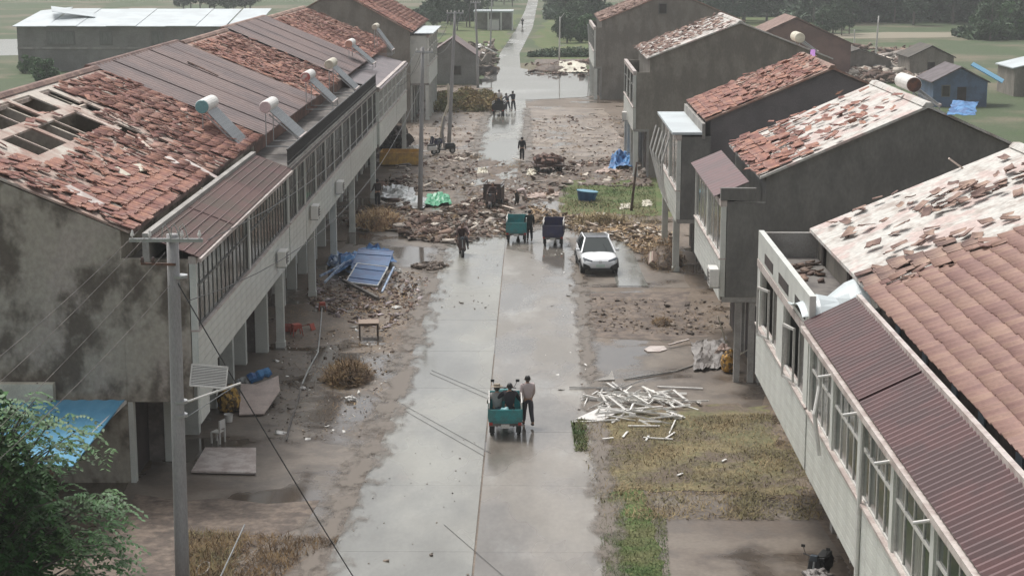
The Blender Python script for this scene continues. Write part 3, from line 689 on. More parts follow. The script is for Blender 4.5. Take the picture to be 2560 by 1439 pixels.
# dark cement gable house
def covc(y, s, r):
    if s < 0.20: return 1 if r.random() < .75 else 3
    if s < 0.40: return 0 if r.random() < .25 else r.choice((1, 2, 3))
    if abs(y-(66.6+3.2*(s-0.3))) < 0.85 and s < 0.72: return 3 if r.random() < .85 else 0
    if abs(y-(70.5+2.0*(s-0.3))) < 0.8 and s < 0.78: return 3 if r.random() < .7 else 0
    if abs(y-73.8) < 0.5 and s < .8: return 3 if r.random() < .6 else 0
    return 3 if r.random() < 0.06 else 0
hc, rc_ = house('row_house', 'right house with big dark cement gable and half stripped red and white roof', 1, 65.0, 75.3, RXo, RXe, Rze, RXr, Rzr+.1, RXb, wallm=M_cement, roofm=M_deck)
tiles_on(rc_, 1, RXe-0.05, Rze+0.01, RXr, Rzr+0.11, 65.0, 75.3, covc, M_tile, limit=300, disorder=.05)
gallery(hc, 1, 65.0, 75.6, RXo+.15, RXe+0.25, zf=3.3, zs=4.75, zt=6.75, zr=7.0, bay=5.2, npane=3, pys=(), panes=(M_glass3, M_glass), framem=M_whiteframe, bandrows=8, posts=.3, transom=False, near_wall=M_cement)
sheet_roof(hc, 1, RXo-0.05, 7.05, 8.1, 7.6, 65.6, 75.6, M_maroon, period=0.6, amp=0.02)
p = MB(); p.box(RXo+.12, 8.3, 64.95, 65.2, 7.0, 7.45); p.build('parapet_wall', M_cement, hc)
for x in (7.62, 8.15):
    p = MB(); p.box(x, x+0.22, 65.05, 65.3, 0, 3.1); p.build('pier', M_concrete, hc)
# white fronted house
def covd(y, s, r):
    if s < 0.42: return 1 if r.random() < .85 else 2
    return r.choice((0, 2, 3, 1)) 
hd, rd = house('row_house', 'right house with white framed gallery and red tiles slipping near the ridge', 1, 86.0, 96.0, RXo, RXe, Rze, RXr, Rzr, RXb, wallm=mat('purple_grey_render', (0.17,0.155,0.155), .9, (0.135,0.125,0.125), .5), roofm=M_deckred)
tiles_on(rd, 1, RXe-0.05, Rze+0.01, RXr, Rzr+0.01, 86.0, 96.0, covd, M_tile, limit=300, disorder=.04)
gallery(hd, 1, 85.6, 96.0, RXo+.15, RXe+0.25, zf=3.0, zs=4.4, zt=6.9, zr=7.2, bay=5.2, npane=2, pys=(87.9, 95.6), panes=(M_glass2, M_glass), framem=M_whiteframe, bandrows=6, posts=.3, transom=False, near_wall=M_cement)
p = MB(); p.box(RXo-.1, 8.2, 85.5, 96.1, 7.2, 7.32); p.build('flat_roof', M_whitesheet, hd)
p = MB(); p.box(8.2, 8.35, 85.5, 96.1, 7.0, 7.75); p.build('flat_roof', M_concrete, hd)
# far right houses
he, re_ = house('row_house', 'plain grey cement gable house on the right with rubble strewn pinkish roof', 1, 124.0, 137.5, 7.0, 7.9, 8.4, 14.4, 10.9, 20.9, wallm=M_cement2, roofm=M_deck)
tiles_on(re_, 1, 7.9, 8.41, 14.4, 10.91, 124.1, 137.5, lambda y, s, r: (3 if r.random() < .5 else 0) if s > .3 else (2 if r.random() < .8 else 0), M_tile_dirty, limit=300)
gallery(he, 1, 124.0, 137.0, 7.0, 8.15, zf=3.4, zs=4.9, zt=7.2, zr=7.5, bay=4.3, npane=3, panes=(M_glass2, M_glass), framem=M_frame, posts=.3, near_wall=M_cement2)
hf, rf_ = house('row_house', 'tall grey brown gable house far along the right with small attic window', 1, 186.0, 203, 6.9, 6.9, 8.2, 14.5, 11.3, 22.1, wallm=M_cement2, roofm=M_deckred)
tiles_on(rf_, 1, 6.9, 8.21, 14.5, 11.31, 186.1, 203, lambda y, s, r: (2 if r.random() < .5 else 1), M_tile_dirty, limit=300)
gallery(hf, 1, 186.0, 202, 6.3, 7.15, zf=3.4, zs=5.0, zt=7.2, zr=7.6, bay=4.3, npane=3, panes=(M_glass2, M_glass), framem=M_frame, posts=.3, near_wall=M_cement2)
p = MB(); q = PY(1657, 22, 186); p.box(q.x-.45, q.x+.45, 185.93, 186.0, q.z-.55, q.z+.55); w_ = p.build('window', M_frame, hf)
p = MB(); p.box(q.x-.36, q.x+.36, 185.9, 185.93, q.z-.46, q.z+.46); p.build('pane', M_glass2, w_)
# ================================================================= BACKGROUND BUILDINGS
def PX(u, v, x):
    d = ray(u, v); t = x / d.x
    return Vector((x, d.y*t, CAMH + d.z*t))
def simple_house(name, label, x0, x1, y0, y1, ze, zr, wallm, roofm, cat='house', wins=(), door=None, over=0.25, rib=None):
    """gable faces the camera"""
    root = empty(name, ((x0+x1)/2, y0, 0), label, cat); xm = (x0+x1)/2
    w = MB(); w.box(x0, x1, y0+.01, y1, 0, ze); w.build('wall', wallm, root)
    if zr > ze: g_ = MB(); g_.prism([(x0, ze+.001), (x1, ze+.001), (xm, zr-.05)], y0+.01, y1); g_.build('gable', wallm, root)
    r_ = MB(); k = (zr-ze)/(xm-x0)
    r_.prism([(x0-over, ze-over*k+.02), (xm, zr+.02), (x1+over, ze-over*k+.02), (x1+over, ze-over*k+.14), (xm, zr+.16), (x0-over, ze-over*k+.14)], y0-.2, y1+.2)
    ro = r_.build('roof', roofm, root)
    for (a, b, c, d) in wins:
        f = MB(); f.box(a, b, y0-.03, y0+.01, c, d); o = f.build('window', M_frame, root)
        f = MB(); f.box(a+.1, b-.1, y0-.04, y0-.03, c+.1, d-.1); f.build('pane', M_glass2, o)
    if door:
        a, b, c = door; f = MB(); f.box(a, b, y0-.03, y0+.01, 0, c); f.build('door', M_dark, root)
    return root, ro
# long warehouse, eave side facing the camera
wr = empty('warehouse', (-50, 226, 0), 'long grey brick warehouse with pale white metal roof behind the left houses', 'warehouse')
w = MB(); w.box(-66, -34, 226, 238, 0, 5.7); w.build('wall', M_greybrick, wr)
w = MB(); w.box(-66.02, -34, 225.9, 225.99, 2.8, 3.05); w.build('string_course', M_concrete, wr)
for i, x in enumerate([-66.4, -62.0, -58.2, -54.4, -50.6, -46.8, -43, -39]):
    q = MB(); x2 = x+3.75 if i else -62.05
    dz = 0.05*(i % 2); tw = 0.25 if i == 0 else 0
    q.add([(x,225.4,5.72+dz),(x2,225.4,5.72+dz),(x2,239,7.4+dz+tw),(x,239,7.4+dz-tw),(x,225.4,5.64+dz),(x2,225.4,5.64+dz),(x2,239,7.32+dz+tw),(x,239,7.32+dz-tw)],
          [(0,1,2,3),(7,6,5,4),(0,4,5,1),(1,5,6,2),(2,6,7,3),(3,7,4,0)])
    q.build('roof_sheet', M_whitesheet, wr)
q = MB(); q.obox((-60.5, 233, 7.25), (5.5, 4.5, .06), (.12, .14, .3)); q.build('lifted_sheet', M_whitesheet, wr)
for x, wd_ in ((-60.4, 3.6), (-54.6, 1.7), (-48.0, 1.7), (-41.2, 1.7), (-37, 1.5)):
    f = MB(); f.box(x-wd_/2, x+wd_/2, 225.93, 226, 3.3, 5.1); o = f.build('window', M_frame, wr)
    f = MB(); f.box(x-wd_/2+.15, x+wd_/2-.15, 225.9, 225.93, 3.45, 4.95); f.build('pane', M_glass3, o)
# low houses between the left row and the road, far off
simple_house('low_house', 'low grey house with dark roof half hidden behind the leaning pole', -12.4, -6.6, 206, 214, 3.2, 5.2, M_greybrick, M_greyroof, wins=((-9.6,-8.4,1,2.2),))
o = empty('open_shed', (-9, 330, 0), 'distant white roofed open shed beside the narrow road', 'shed')
q = MB(); q.box(-11.2, -3.8, 330, 336, 3.3, 3.6); q.build('roof', M_whitesheet, o)
for x in (-11, -8.6, -6.2, -4.1): q = MB(); q.box(x, x+.25, 330.2, 330.4, 0, 3.3); q.build('post', M_white, o)
q = MB(); q.box(-11, -4, 335.6, 335.9, 0, 3.3); q.build('wall', M_concrete, o)
q = MB(); q.box(-8.3, -6.5, 331, 334, 0, 1.9); q.build('stored_crate', M_white_pl, o)
# houses behind the right row
hs_, ro = simple_house('brick_house', 'reddish brick gable house with damaged tile roof behind the grey right houses', 25.3, 38.9, 218, 228, 4.0, 7.1, mat('red_brown_brick', (0.25,0.155,0.13), .9, (0.19,0.12,0.105), .5), M_tile_dirty, over=.5)
simple_house('small_house', 'small grey gable house with dark doorway standing alone in the ruins', 46.4, 51.8, 219, 226, 2.3, 3.6, M_cement2, mat('dark_old_tile', (0.11,0.095,0.08), .9, (0.075,0.07,0.06), 1.0), door=(48.6, 49.5, 1.7))
simple_house('collapsed_house', 'low house with sagging dark roof left of the small gable house', 37.5, 45.5, 226, 234, 1.5, 2.8, M_cement2, MATS['dark_old_tile'])
b_, br = simple_house('blue_shed', 'blue walled shed with greyish roof near the right edge', 40.2, 45.6, 178, 185, 2.5, 3.9, mat('faded_blue_wall', (0.10,0.15,0.24), .7, (0.075,0.105,0.16), .7), mat('grey_old_tile', (0.16,0.14,0.145), .9, (0.12,0.10,0.105), 1.0), wins=((41, 41.9, 1.0, 2.2),), door=(42.6, 43.5, 2.0))
q = MB(); q.obox((46.2, 180.6, 3.25), (3.6, 4.4, .08), (0, .5, -.3)); o = q.build('roof_sheet', M_blueroof); tag(o, 'bright blue metal sheet sloping off the blue shed', 'metal sheet')
simple_house('edge_house', 'brown walled house cut off by the right edge of the picture', 51.5, 60, 190, 197, 3.0, 4.0, M_cement2, M_whitesheet)
simple_house('mud_wall_house', 'low reddish building at far right below the blue shed', 43.4, 50, 150, 153, 1.0, 1.8, M_brick, M_tile_dirty)
def wall_run(name, label, pts, h, t, m, n_dent=10):
    """broken masonry wall with uneven top"""
    mb = MB(); a = Vector((*pts[0], 0)); b = Vector((*pts[1], 0)); d = (b-a); nn = Vector((-d.y, d.x, 0)).normalized()*t
    hs_ = [h*U(.45, 1.0) for _ in range(n_dent+1)]
    poly = [a] + [a + d*(i/n_dent) + Vector((0,0,hs_[i])) for i in range(n_dent+1)] + [b]
    m_ = len(poly); vs = poly + [p+nn for p in poly]
    fs = [tuple(range(m_)), tuple(reversed(range(m_, 2*m_)))] + [(i, m_+i, m_+(i+1) % m_, (i+1) % m_) for i in range(m_)]
    mb.add(vs, fs); o = mb.build(name, m); return tag(o, label, 'wall')
wall_run('broken_wall', 'dark broken garden wall left of the flooded crossing', (G(1108,190).xy), .1, .3, M_concrete_d) if False else None
p0, p1 = G(1108,190), G(1242,186)
wall_run('broken_wall', 'low dark broken wall left of the flooded road crossing', (p0.x, p0.y), 1, .3, M_concrete_d) if False else wall_run('broken_wall', 'low dark broken wall left of the flooded road crossing', ((p0.x, p0.y), (p1.x, p1.y)), 1.1, .3, M_concrete_d)
p0, p1 = G(2160,182), G(2262,178)
wall_run('broken_wall', 'pale broken wall among the ruins behind the right roofs', ((p0.x, p0.y), (p1.x, p1.y)), 1.0, .3, M_concrete)
p0, p1 = G(2105,172), G(2180,160)
wall_run('broken_wall', 'dark stub of wall beside the thin pole in the ruins', ((p0.x, p0.y), (p1.x, p1.y)), 2.4, .4, M_cement2)
p0, p1 = G(1100,175), G(1230,172)
wall_run('broken_wall', 'farther ruined brown wall with gaps left of the narrow road', ((p0.x, p0.y), (p1.x, p1.y)), 2.0, .3, M_cement2)

# ================================================================= TREES
def leaf_quads(n, R, H, r, size, clumps):
    cl = []
    for _ in range(clumps):
        a = r.uniform(0, 2*math.pi); q = math.sqrt(r.random()); z = r.random()
        k = math.sin(math.pi*(0.12+0.82*z))**.7
        cl.append((Vector((math.cos(a)*R*q*k, math.sin(a)*R*q*k, H*z)), R*r.uniform(.16,.34)))
    V = np.empty((n*4, 3)); 
    for i in range(n):
        c, cr = cl[r.randrange(clumps)]
        d = Vector((r.gauss(0,1), r.gauss(0,1), r.gauss(0,.8))).normalized()*cr*(r.random()**.4)
        p = c + d; e = Euler((r.uniform(-1.2,1.2), r.uniform(-1.2,1.2), r.uniform(0,6.3))).to_matrix(); s = size*r.uniform(.6,1.4)
        for k, (x, y) in enumerate(((-.3,-.5),(.3,-.45),(.35,.5),(-.25,.5))): V[i*4+k] = p + e @ Vector((x*s, y*s, 0))
    return V
def mesh_quads(name, V, m):
    n = len(V)//4; me = bpy.data.meshes.new(name); me.vertices.add(len(V)); me.vertices.foreach_set('co', V.ravel())
    me.loops.add(len(V)); me.loops.foreach_set('vertex_index', np.arange(len(V), dtype=np.int32))
    me.polygons.add(n); me.polygons.foreach_set('loop_start', (np.arange(n)*4).astype(np.int32)); me.polygons.foreach_set('loop_total', np.full(n, 4, np.int32))
    me.update(); me.materials.append(m); return me
tr = random.Random(5)
def trunk_mesh(h, hc, R, r, m, thin=1.0):
    mb = MB(); lean = r.uniform(-.04,.04)*h
    mb.tube([(0,0,0),(lean*.3,0,h*.35),(lean*.6,0,h*.7),(lean,0,h*.95)], [.16*thin,.12*thin,.08*thin,.03*thin], 6)
    for _ in range(5):
        z = r.uniform(hc*.8, h*.8); a = r.uniform(0,6.3); L = R*r.uniform(.5,.9)
        mb.tube([(lean*z/h,0,z),(lean*z/h+math.cos(a)*L*.5,math.sin(a)*L*.5,z+L*.35),(lean*z/h+math.cos(a)*L,math.sin(a)*L,z+L*.8)], [.06*thin,.04*thin,.015*thin], 5)
    me = bpy.data.meshes.new('trunk'); me.from_pydata([tuple(p) for p in mb.v], [], mb.f); me.materials.append(m); return me
TREEV = []
for k, (h, R, hc, m, sz) in enumerate(((7,2.6,1.6,M_leaf_d,.34),(8.5,2.2,2.0,M_leaf_d,.34),(11,1.9,3.6,M_leaf_p,.36),(5,2.4,1.0,M_leaf_p,.32),(3.2,1.7,.4,M_leaf,.26))):
    V = leaf_quads(4600, R, h-hc, tr, sz*.72, 40); V[:, 2] += hc
    TREEV.append((mesh_quads('crown', V, m), trunk_mesh(h, hc, R, tr, M_bark)))
def tree(x, y, kind, sc, label, group=None, name='tree'):
    root = empty(name, (x, y, 0), label, 'tree', group); root.rotation_euler.z = tr.uniform(0, 6.3); root.scale = (sc, sc, sc*tr.uniform(.9, 1.15))
    link('crown', TREEV[kind][0], None, root); link('trunk', TREEV[kind][1], None, root); return root
def row_trees(n, u0, u1, v0, v1, kinds, s0, s1, label, group, name='tree'):
    for i in range(n):
        p = G(u0+(u1-u0)*(i+tr.uniform(.1,.9))/n, tr.uniform(v0, v1)); tree(p.x, p.y, tr.choice(kinds), tr.uniform(s0, s1), label, group, name)
row_trees(28, 2040, 2560, 40, 68, (0,1), 1.3, 1.9, 'dark leafy tree in the tree belt across the top right', 'dark trees in the top right belt')
row_trees(24, 2300, 2540, 30, 45, (2,), 1.0, 1.4, 'slender pale trunked tree at the top right corner', 'slender trees at the top right corner', 'slender_tree')
row_trees(22, 1690, 2060, 16, 62, (1,3,0), 1.1, 1.7, 'green tree behind the far right gables', 'trees behind the far right gables')
row_trees(14, 1372, 1500, 20, 78, (0,1,2), .9, 1.3, 'dark tree lining the right side of the distant road', 'trees right of the distant road')
row_trees(8, 1400, 1475, 85, 110, (4,3), .8, 1.1, 'bushy green shrub in the field right of the road', 'shrubs in the green field', 'shrub')
row_trees(8, 1075, 1200, 45, 85, (0,1), .7, 1.0, 'dark tree behind the leaning poles left of the distant road', 'trees left of the distant road')
row_trees(9, 440, 640, 20, 36, (0,), 1.0, 1.3, 'dark round tree behind the white warehouse roof', 'trees behind the warehouse')
row_trees(10, 2440, 2600, 70, 105, (3,4), 1.0, 1.6, 'pale green tree on the grassy bank at the right edge', 'pale trees on the right bank')
row_trees(7, 2050, 2130, 70, 95, (3,1), .7, 1.0, 'green tree beside the brick gable house', 'trees beside the brick house')
row_trees(8, 1200, 1290, 2, 22, (0,1), .8, 1.0, 'tiny dark tree near the end of the distant road', 'trees at the end of the road')
row_trees(5, 60, 130, 172, 215, (4,), .5, .8, 'low green bush below the warehouse wall', 'bushes below the warehouse', 'bush')
# hedge on the bank and brown thicket left of the crossing
def thicket(name, label, p, w, d, h, m, n, size, cat, kind=None):
    V = np.empty((n*4,3)); r = tr
    for i in range(n):
        x = r.uniform(-1,1); y = r.uniform(-1,1); z = r.random()**.8*h*(1-.5*x*x)*(1-.4*y*y)*(.7+.3*math.sin(x*9+y*4))
        e = Euler((r.uniform(-1.3,1.3), r.uniform(-1.3,1.3), r.uniform(0,6.3))).to_matrix(); s = size*r.uniform(.5,1.5); c = Vector((x*w/2, y*d/2, z))
        for k, (a, b) in enumerate(((-.16,-.5),(.16,-.5),(.12,.5),(-.12,.5))): V[i*4+k] = c + e @ Vector((a*s, b*s, 0))
    o = link(name, mesh_quads(name, V, m), None); o.location = p; tag(o, label, cat, None, kind); return o
thicket('hedge', 'dark brownish hedge across the bank right of the crossing', G(1428,142), 12.5, 3, 1.5, M_leaf_d, 4500, .35, 'hedge')
thicket('thicket', 'brown green thicket of weeds beside the left poles', G(1165,262), 7.0, 16, 1.7, mat('brown_green_leaf', (0.155,0.16,0.06), .9, (0.24,0.17,0.08), .4, var=.35, fine=0), 7000, .3, 'thicket')
for nm_, lb_, u_, v_, w_, d_, h_, m_, n_ in (('distant_wood','dense green undergrowth filling the tree belt at the top right',2350,50,62,26,6.5,M_leaf_d,16000),('distant_wood','green undergrowth behind the far right gables',1880,38,46,24,6,M_leaf_d,10000),
        ('distant_wood','dark undergrowth right of the distant road',1440,40,14,40,5,M_leaf_d,5000),('distant_wood','dark undergrowth left of the distant road behind the poles',1120,50,14,16,5,M_leaf_d,5000),('distant_wood','pale green scrub at the right edge below the tree belt',2520,95,16,14,3,M_leaf_p,4000)):
    thicket(nm_, lb_, G(u_, v_), w_, d_, h_, m_, n_, 1.1, 'wood', 'stuff')
# near tree, lower left corner
nt = empty('leafy_tree', PY(30,1500,41) + Vector((-.6,0,0)), 'glossy green leafy tree filling the lower left corner', 'tree'); nt.location.z = 0
lr_ = random.Random(3); NB = []; bmb = MB(); bx, by = nt.location.x, nt.location.y
bmb.tube([(0,0,0),(.1,0,1.5),(0,.1,3.0),(.1,0,4.6)], [.2,.16,.12,.06], 8)
lv = []; tips = []
cx = PY(40,1290,41); 
for i in range(850):
    tgt_u = lr_.uniform(-160, 300); tgt_v = lr_.uniform(985, 1600)
    env = 950 + max(0, (tgt_u-30))*.8 + 40*math.sin(tgt_u*.06)
    if tgt_v < env: continue
    if 1130 < tgt_v < 1230 and tgt_u > 150: continue
    dd = lr_.uniform(-1.6, 1.6); t = PY(tgt_u, tgt_v, 41+dd) - Vector((bx, by, 0))
    if t.z < .3: continue
    tips.append(t)
for t in tips:
    base = Vector((t.x*.45, t.y*.4, max(.8, min(4.4, t.z*.8-.2))))
    if lr_.random() < .25: bmb.tube([base, base.lerp(t, .5)+Vector((0,0,.2)), t], [.03,.02,.008], 4)
    out = Vector((t.x, t.y, 0)); out = out.normalized() if out.length > .1 else Vector((1,0,0))
    a = lr_.gauss(0, .9); out = Matrix.Rotation(a, 3, 'Z') @ out
    L = lr_.uniform(.5, .85); nl = 9; side = Vector((-out.y, out.x, 0))
    for k in range(nl):
        f = k/(nl-1); c = t + out*(L*f) + Vector((0,0, .12*math.sin(f*2.2) - .38*f*f))
        for sd in (-1, 1):
            d = (side*sd*lr_.uniform(.7,1) + out*.5 + Vector((0,0,lr_.uniform(-.7,-.1)))).normalized(); n_ = d.cross(out).normalized(); ww = n_.cross(d)*.045
            ll = lr_.uniform(.11,.2); m_ = c + d*ll*.5 + n_*.012
            lv += [c, m_-ww, c+d*ll, m_+ww]
bmb.build('trunk', M_bark, nt, local=True)
link('crown', mesh_quads('crown', np.array([tuple(p) for p in lv]), M_leaf), None, nt)
# inner foliage mass of the same tree
V = leaf_quads(9500, 2.4, 5.2, lr_, .19, 80); V[:, 2] += .5; V[:, 0] += -.5
link('inner_foliage', mesh_quads('inner_foliage', V, M_leaf), None, nt)
# blue awning roof beside the gable wall, with posts
aw = empty('blue_awning', (-14, 49, 0), 'sloping bright blue metal awning below the mouldy grey gable', 'awning')
A, B_, C_, D_ = PY(-60,1000,52.0), PY(312,1000,52.0), PY(135,1165,46.5), PY(-230,1165,46.5)
mb = MB(); corr_sheet(mb, A, B_-A, D_-A, 0, .42, .025, Vector((0,-.3,1)), .02); mb.build('roof_sheet', M_blueroof, aw)
mb = MB(); mb.bar(B_+Vector((.03,0,-.05)), C_+Vector((.03,0,-.05)), .05, .1); mb.build('edge_trim', M_whiteframe, aw)
for q_ in (C_, D_):
    mb = MB(); mb.bar((q_.x-.1, q_.y+.1, 0), (q_.x-.1, q_.y+.1, q_.z-.06), .09); mb.build('post', M_rust, aw)
mb = MB(); mb.tube([(PY(96,965,52).x, 51.9, 2.6), (PY(96,965,52).x, 51.9, PY(96,955,52).z)], .03, 6); mb.build('post', M_rust, aw)
q = PY(60, 958, 51.9); mb = MB(); mb.box(q.x-2, q.x+.9, 51.8, 52.1, q.z-1.0, q.z); tag(mb.build('cream_board', M_cream), 'cream board leaning on the gable above the blue awning', 'board')
# ================================================================= POLES AND WIRES
def pole(u, vb, vt, du, r0, r1, label, arm=None, m=M_pole, ut=None, group=None):
    b = G(u, vb); tp = PY(ut if ut is not None else u, vt, b.y)
    root = empty('utility_pole', b, label, 'utility pole', group)
    mb = MB(); k = 6; mb.tube([(0,0,0)] + [((tp.x-b.x)*i/k, 0, tp.z*i/k) for i in range(1, k+1)], [r0+(r1-r0)*i/k for i in range(k+1)], 14)
    mb.build('shaft', m, root, local=True, smooth=True)
    if arm:
        L, off, dz = arm; top = Vector((tp.x-b.x, 0, tp.z))
        mb = MB(); mb.bar(top+Vector((-L/2+off, -r1-.05, dz)), top+Vector((L/2+off, -r1-.05, dz)), .07, .09); mb.build('crossarm', M_steel, root, local=True)
        for x in (-L/2+.08, -L*.22, L*.22, L/2-.08):
            mb = MB(); c = top + Vector((x+off, -r1-.05, dz+.045))
            mb.tube([c, c+Vector((0,0,.05)), c+Vector((0,0,.06)), c+Vector((0,0,.12)), c+Vector((0,0,.13)), c+Vector((0,0,.2))], [.018,.018,.05,.045,.035,.02], 8)
            mb.build('insulator', M_white_pl, root, local=True)
    return root, b, tp
pa, pab, pat = pole(458, 1496, 585, 0, .19, .15, 'thick concrete utility pole in the left foreground before the mouldy gable', arm=(1.8, -.12, -.12), ut=431)
for dx in (-.12, .1, .3):
    mb = MB(); c = pat - pab; pts = [Vector((c.x+dx-.1, -.2, c.z-.05)), Vector((c.x+dx-.07, -.22, c.z+.2)), Vector((c.x+dx, -.22, c.z+.28)), Vector((c.x+dx+.07, -.2, c.z+.12)), Vector((c.x+dx+.12,-.18,c.z-.1))]
    mb.tube(pts, .014, 6); mb.build('jumper_wire', M_steel, pa, local=True)
for zz in (PY(440,655,pab.y).z, ):
    mb = MB(); c = pat-pab; mb.bar((c.x-.75, -.22, zz), (c.x+.1, -.22, zz-.02), .05, .06); mb.build('bracket', M_rust, pa, local=True)
    for x in (-.72, -.45):
        mb = MB(); mb.tube([(c.x+x,-.22,zz+.03),(c.x+x,-.22,zz+.08),(c.x+x,-.22,zz+.16)], [.045,.05,.03], 8); mb.build('insulator', M_brownp, pa, local=True)
for v in (690, 1003, 1037):
    q = PY(452, v, pab.y) - pab; mb = MB(); mb.tube([(q.x-.02, 0, q.z-.035), (q.x-.02, 0, q.z+.035)], .19, 16); mb.build('clamp_band', M_steel, pa, local=True)
# louvred panel on an arm
q = PY(522, 940, pab.y-.1); e = empty('louvred_panel', q, 'white louvred panel held out from the foreground pole', 'panel')
e.rotation_euler = (math.radians(66), math.radians(6), math.radians(5))
mb = MB()
for a, b in (((-.44,-.27,0),(.44,-.27,0)), ((-.44,.27,0),(.44,.27,0)), ((-.44,-.27,0),(-.44,.27,0)), ((.44,-.27,0),(.44,.27,0))): mb.bar(a, b, .035)
mb.build('frame', M_whiteframe, e, local=True)
mb = MB(); mb.box(-.43, .43, -.26, .26, -.02, -.01); mb.build('backing', M_frame, e, local=True)
lo_me = None
for i in range(13):
    y = -.24 + i*.04; mb = MB(); mb.bar((-.42, 0, 0), (.42, 0, 0), .02, .01)
    if lo_me is None: o = mb.build('louvre', M_white_pl, e, local=True); lo_me = o.data
    else: o = link('louvre', lo_me, None, e)
    o.location = (0, y, .004)
mb = MB(); mb.tube([PY(470,1003,pab.y-.1)-pab, PY(602,957,pab.y-.25)-pab], .028, 7); mb.build('arm', M_white_pl, pa, local=True)
mb = MB(); mb.tube([PY(470,1040,pab.y-.1)-pab, PY(590,962,pab.y-.25)-pab], .012, 6); mb.build('stay', M_steel, pa, local=True)
pb_, pbb, pbt = pole(1050, 524, 118, 0, .16, .10, 'slim concrete pole standing in the rubble left of the road', arm=(1.1, .1, -.3), ut=1057)
pc_, pcb, pct = pole(1122, 368, 28, 0, .17, .10, 'tall concrete pole with crossarm behind the parked motorcycles', arm=(1.4, 0, -.15), ut=1138)
pd_, pdb, pdt = pole(1195, 219, 3, 0, .15, .10, 'dark lower concrete pole beside the weed thicket', arm=(1.2, 0, -.2), ut=1189)
pe_, peb, pet = pole(1226, 132, 2, 0, .12, .08, 'thin distant pole left of the narrow road', ut=1229)
pf_, pfb, pft = pole(1398, 152, 42, 0, .12, .07, 'pale thin pole with small lamp arms in the field bank', ut=1400, m=M_whiteframe)
mb = MB(); t = pft-pfb; mb.bar((t.x, 0, t.z-.3), (t.x+.6, 0, t.z+.5), .07); mb.bar((t.x,0,t.z-4.0), (t.x+.9,0,t.z-3.9), .1); mb.build('arm', M_whiteframe, pf_, local=True)
ph_, phb, pht = pole(2187, 166, 40, 0, .14, .09, 'pale pole rising from the ruins behind the right roofs', ut=2197, m=M_whiteframe)
pi_, pib, pit = pole(2136, 112, 74, 0, .12, .08, 'short faint pole beside the brick gable house', m=M_whiteframe)
pj_, pjb, pjt = pole(1578, 527, 405, 0, .09, .06, 'dark slanting wooden post on the small green patch', ut=1592, m=M_wood_d)
pk_, pkb, pkt = pole(1475, 160, 60, 0, .1, .07, 'thin grey pole by the corner of the far right gable', ut=1470)
mb = MB(); b = G(1101,345); mb.tube([b, PY(1108,300,b.y), PY(1122,260,b.y), PY(1120,210,b.y)], [.12,.12,.11,.09], 8)
tag(mb.build('leaning_post', M_cream), 'crooked pale post leaning beside the tall pole', 'post')
mb = MB(); b = G(1112,375); mb.tube([b, PY(1106,330,b.y), PY(1112,290,b.y)], [.1,.1,.08], 8)
tag(mb.build('leaning_post', M_pole), 'short bent pale post at the foot of the tall pole', 'post')
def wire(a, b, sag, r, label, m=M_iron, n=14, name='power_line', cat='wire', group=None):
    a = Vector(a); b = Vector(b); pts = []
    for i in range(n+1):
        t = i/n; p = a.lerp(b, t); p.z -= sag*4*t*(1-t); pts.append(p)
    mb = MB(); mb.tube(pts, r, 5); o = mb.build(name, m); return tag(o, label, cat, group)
yA = pab.y-.2
for (u, v, u2, v2, lab) in ((345,578,0,880,'topmost of the wires falling from the foreground pole to the left'), (362,594,0,944,'second wire from the top falling left from the foreground pole'),
                       (413,631,0,1056,'third wire falling left from the bracket of the foreground pole'), (425,712,97,1045,'lowest wire falling left from the foreground pole across the gable')):
    k = 1.35; wire(PY(u,v,yA), PY(u+(u2-u)*k, v+(v2-v)*k, 33), .12, .008, lab, M_concrete_d)
q = PY(518,600,yA)
wire(q, pbt+Vector((-.4,-.1,-.2)), 1.5, .013, 'wire running from the foreground pole to the slim pole in the rubble')
wire(PY(467,753,yA), PY(1052,215,pbb.y), 2.2, .013, 'lower wire crossing the green windows towards the slim pole')
wire(pat+Vector((0,-.1,-1.0)), G(905,1475), 0.1, .016, 'dark stay wire slanting from the foreground pole down to the street', name='stay_wire')
wire(G(540,1465), PY(612,1310,45), 0, .02, 'pale stay rod at the bottom edge right of the foreground pole', M_steel, n=2, name='stay_rod', cat='rod')
for dx, lab in ((-.5,'left'), (.5,'right')):
    wire(pbt+Vector((dx*.7,0,-.2)), pct+Vector((dx,0,-.1)), 1.3, .012, f'{lab} wire between the slim pole and the tall crossarm pole')
    wire(pct+Vector((dx,0,-.1)), pdt+Vector((dx,0,-.1)), 1.6, .012, f'{lab} wire between the tall crossarm pole and the dark lower pole')
    wire(pdt+Vector((dx,0,-.1)), pet+Vector((dx*.5,0,-.1)), 1.8, .012, f'{lab} wire between the dark lower pole and the thin distant pole')
wire(pbt+Vector((0,0,-.4)), (LXo, 139, 6.6), .8, .012, 'wire from the slim pole to the last joined house')
wire(pbt+Vector((-.1,0,-.3)), (LXo, 128, 6.2), .8, .012, 'slack wire from the slim pole down to the gallery wall')
wire(pct+Vector((-.3,0,-.1)), (-9.9, 166, 7.4), 1.2, .012, 'wire from the crossarm pole to the tall brown house')
q1, q2 = G(933,969,.045), G(1228,1133,.045); wire(q1, q2, 0, .006, 'upper of two dark wire reflections drawn on the road near the crew tricycle', name='wire_reflection', cat='reflection', n=4)  # dark tubes laid on the road imitate reflections of the overhead wires
q1, q2 = G(925,976,.045), G(1212,1140,.045); wire(q1, q2, 0, .006, 'lower of two dark wire reflections drawn on the road near the crew tricycle', name='wire_reflection', cat='reflection', n=4)
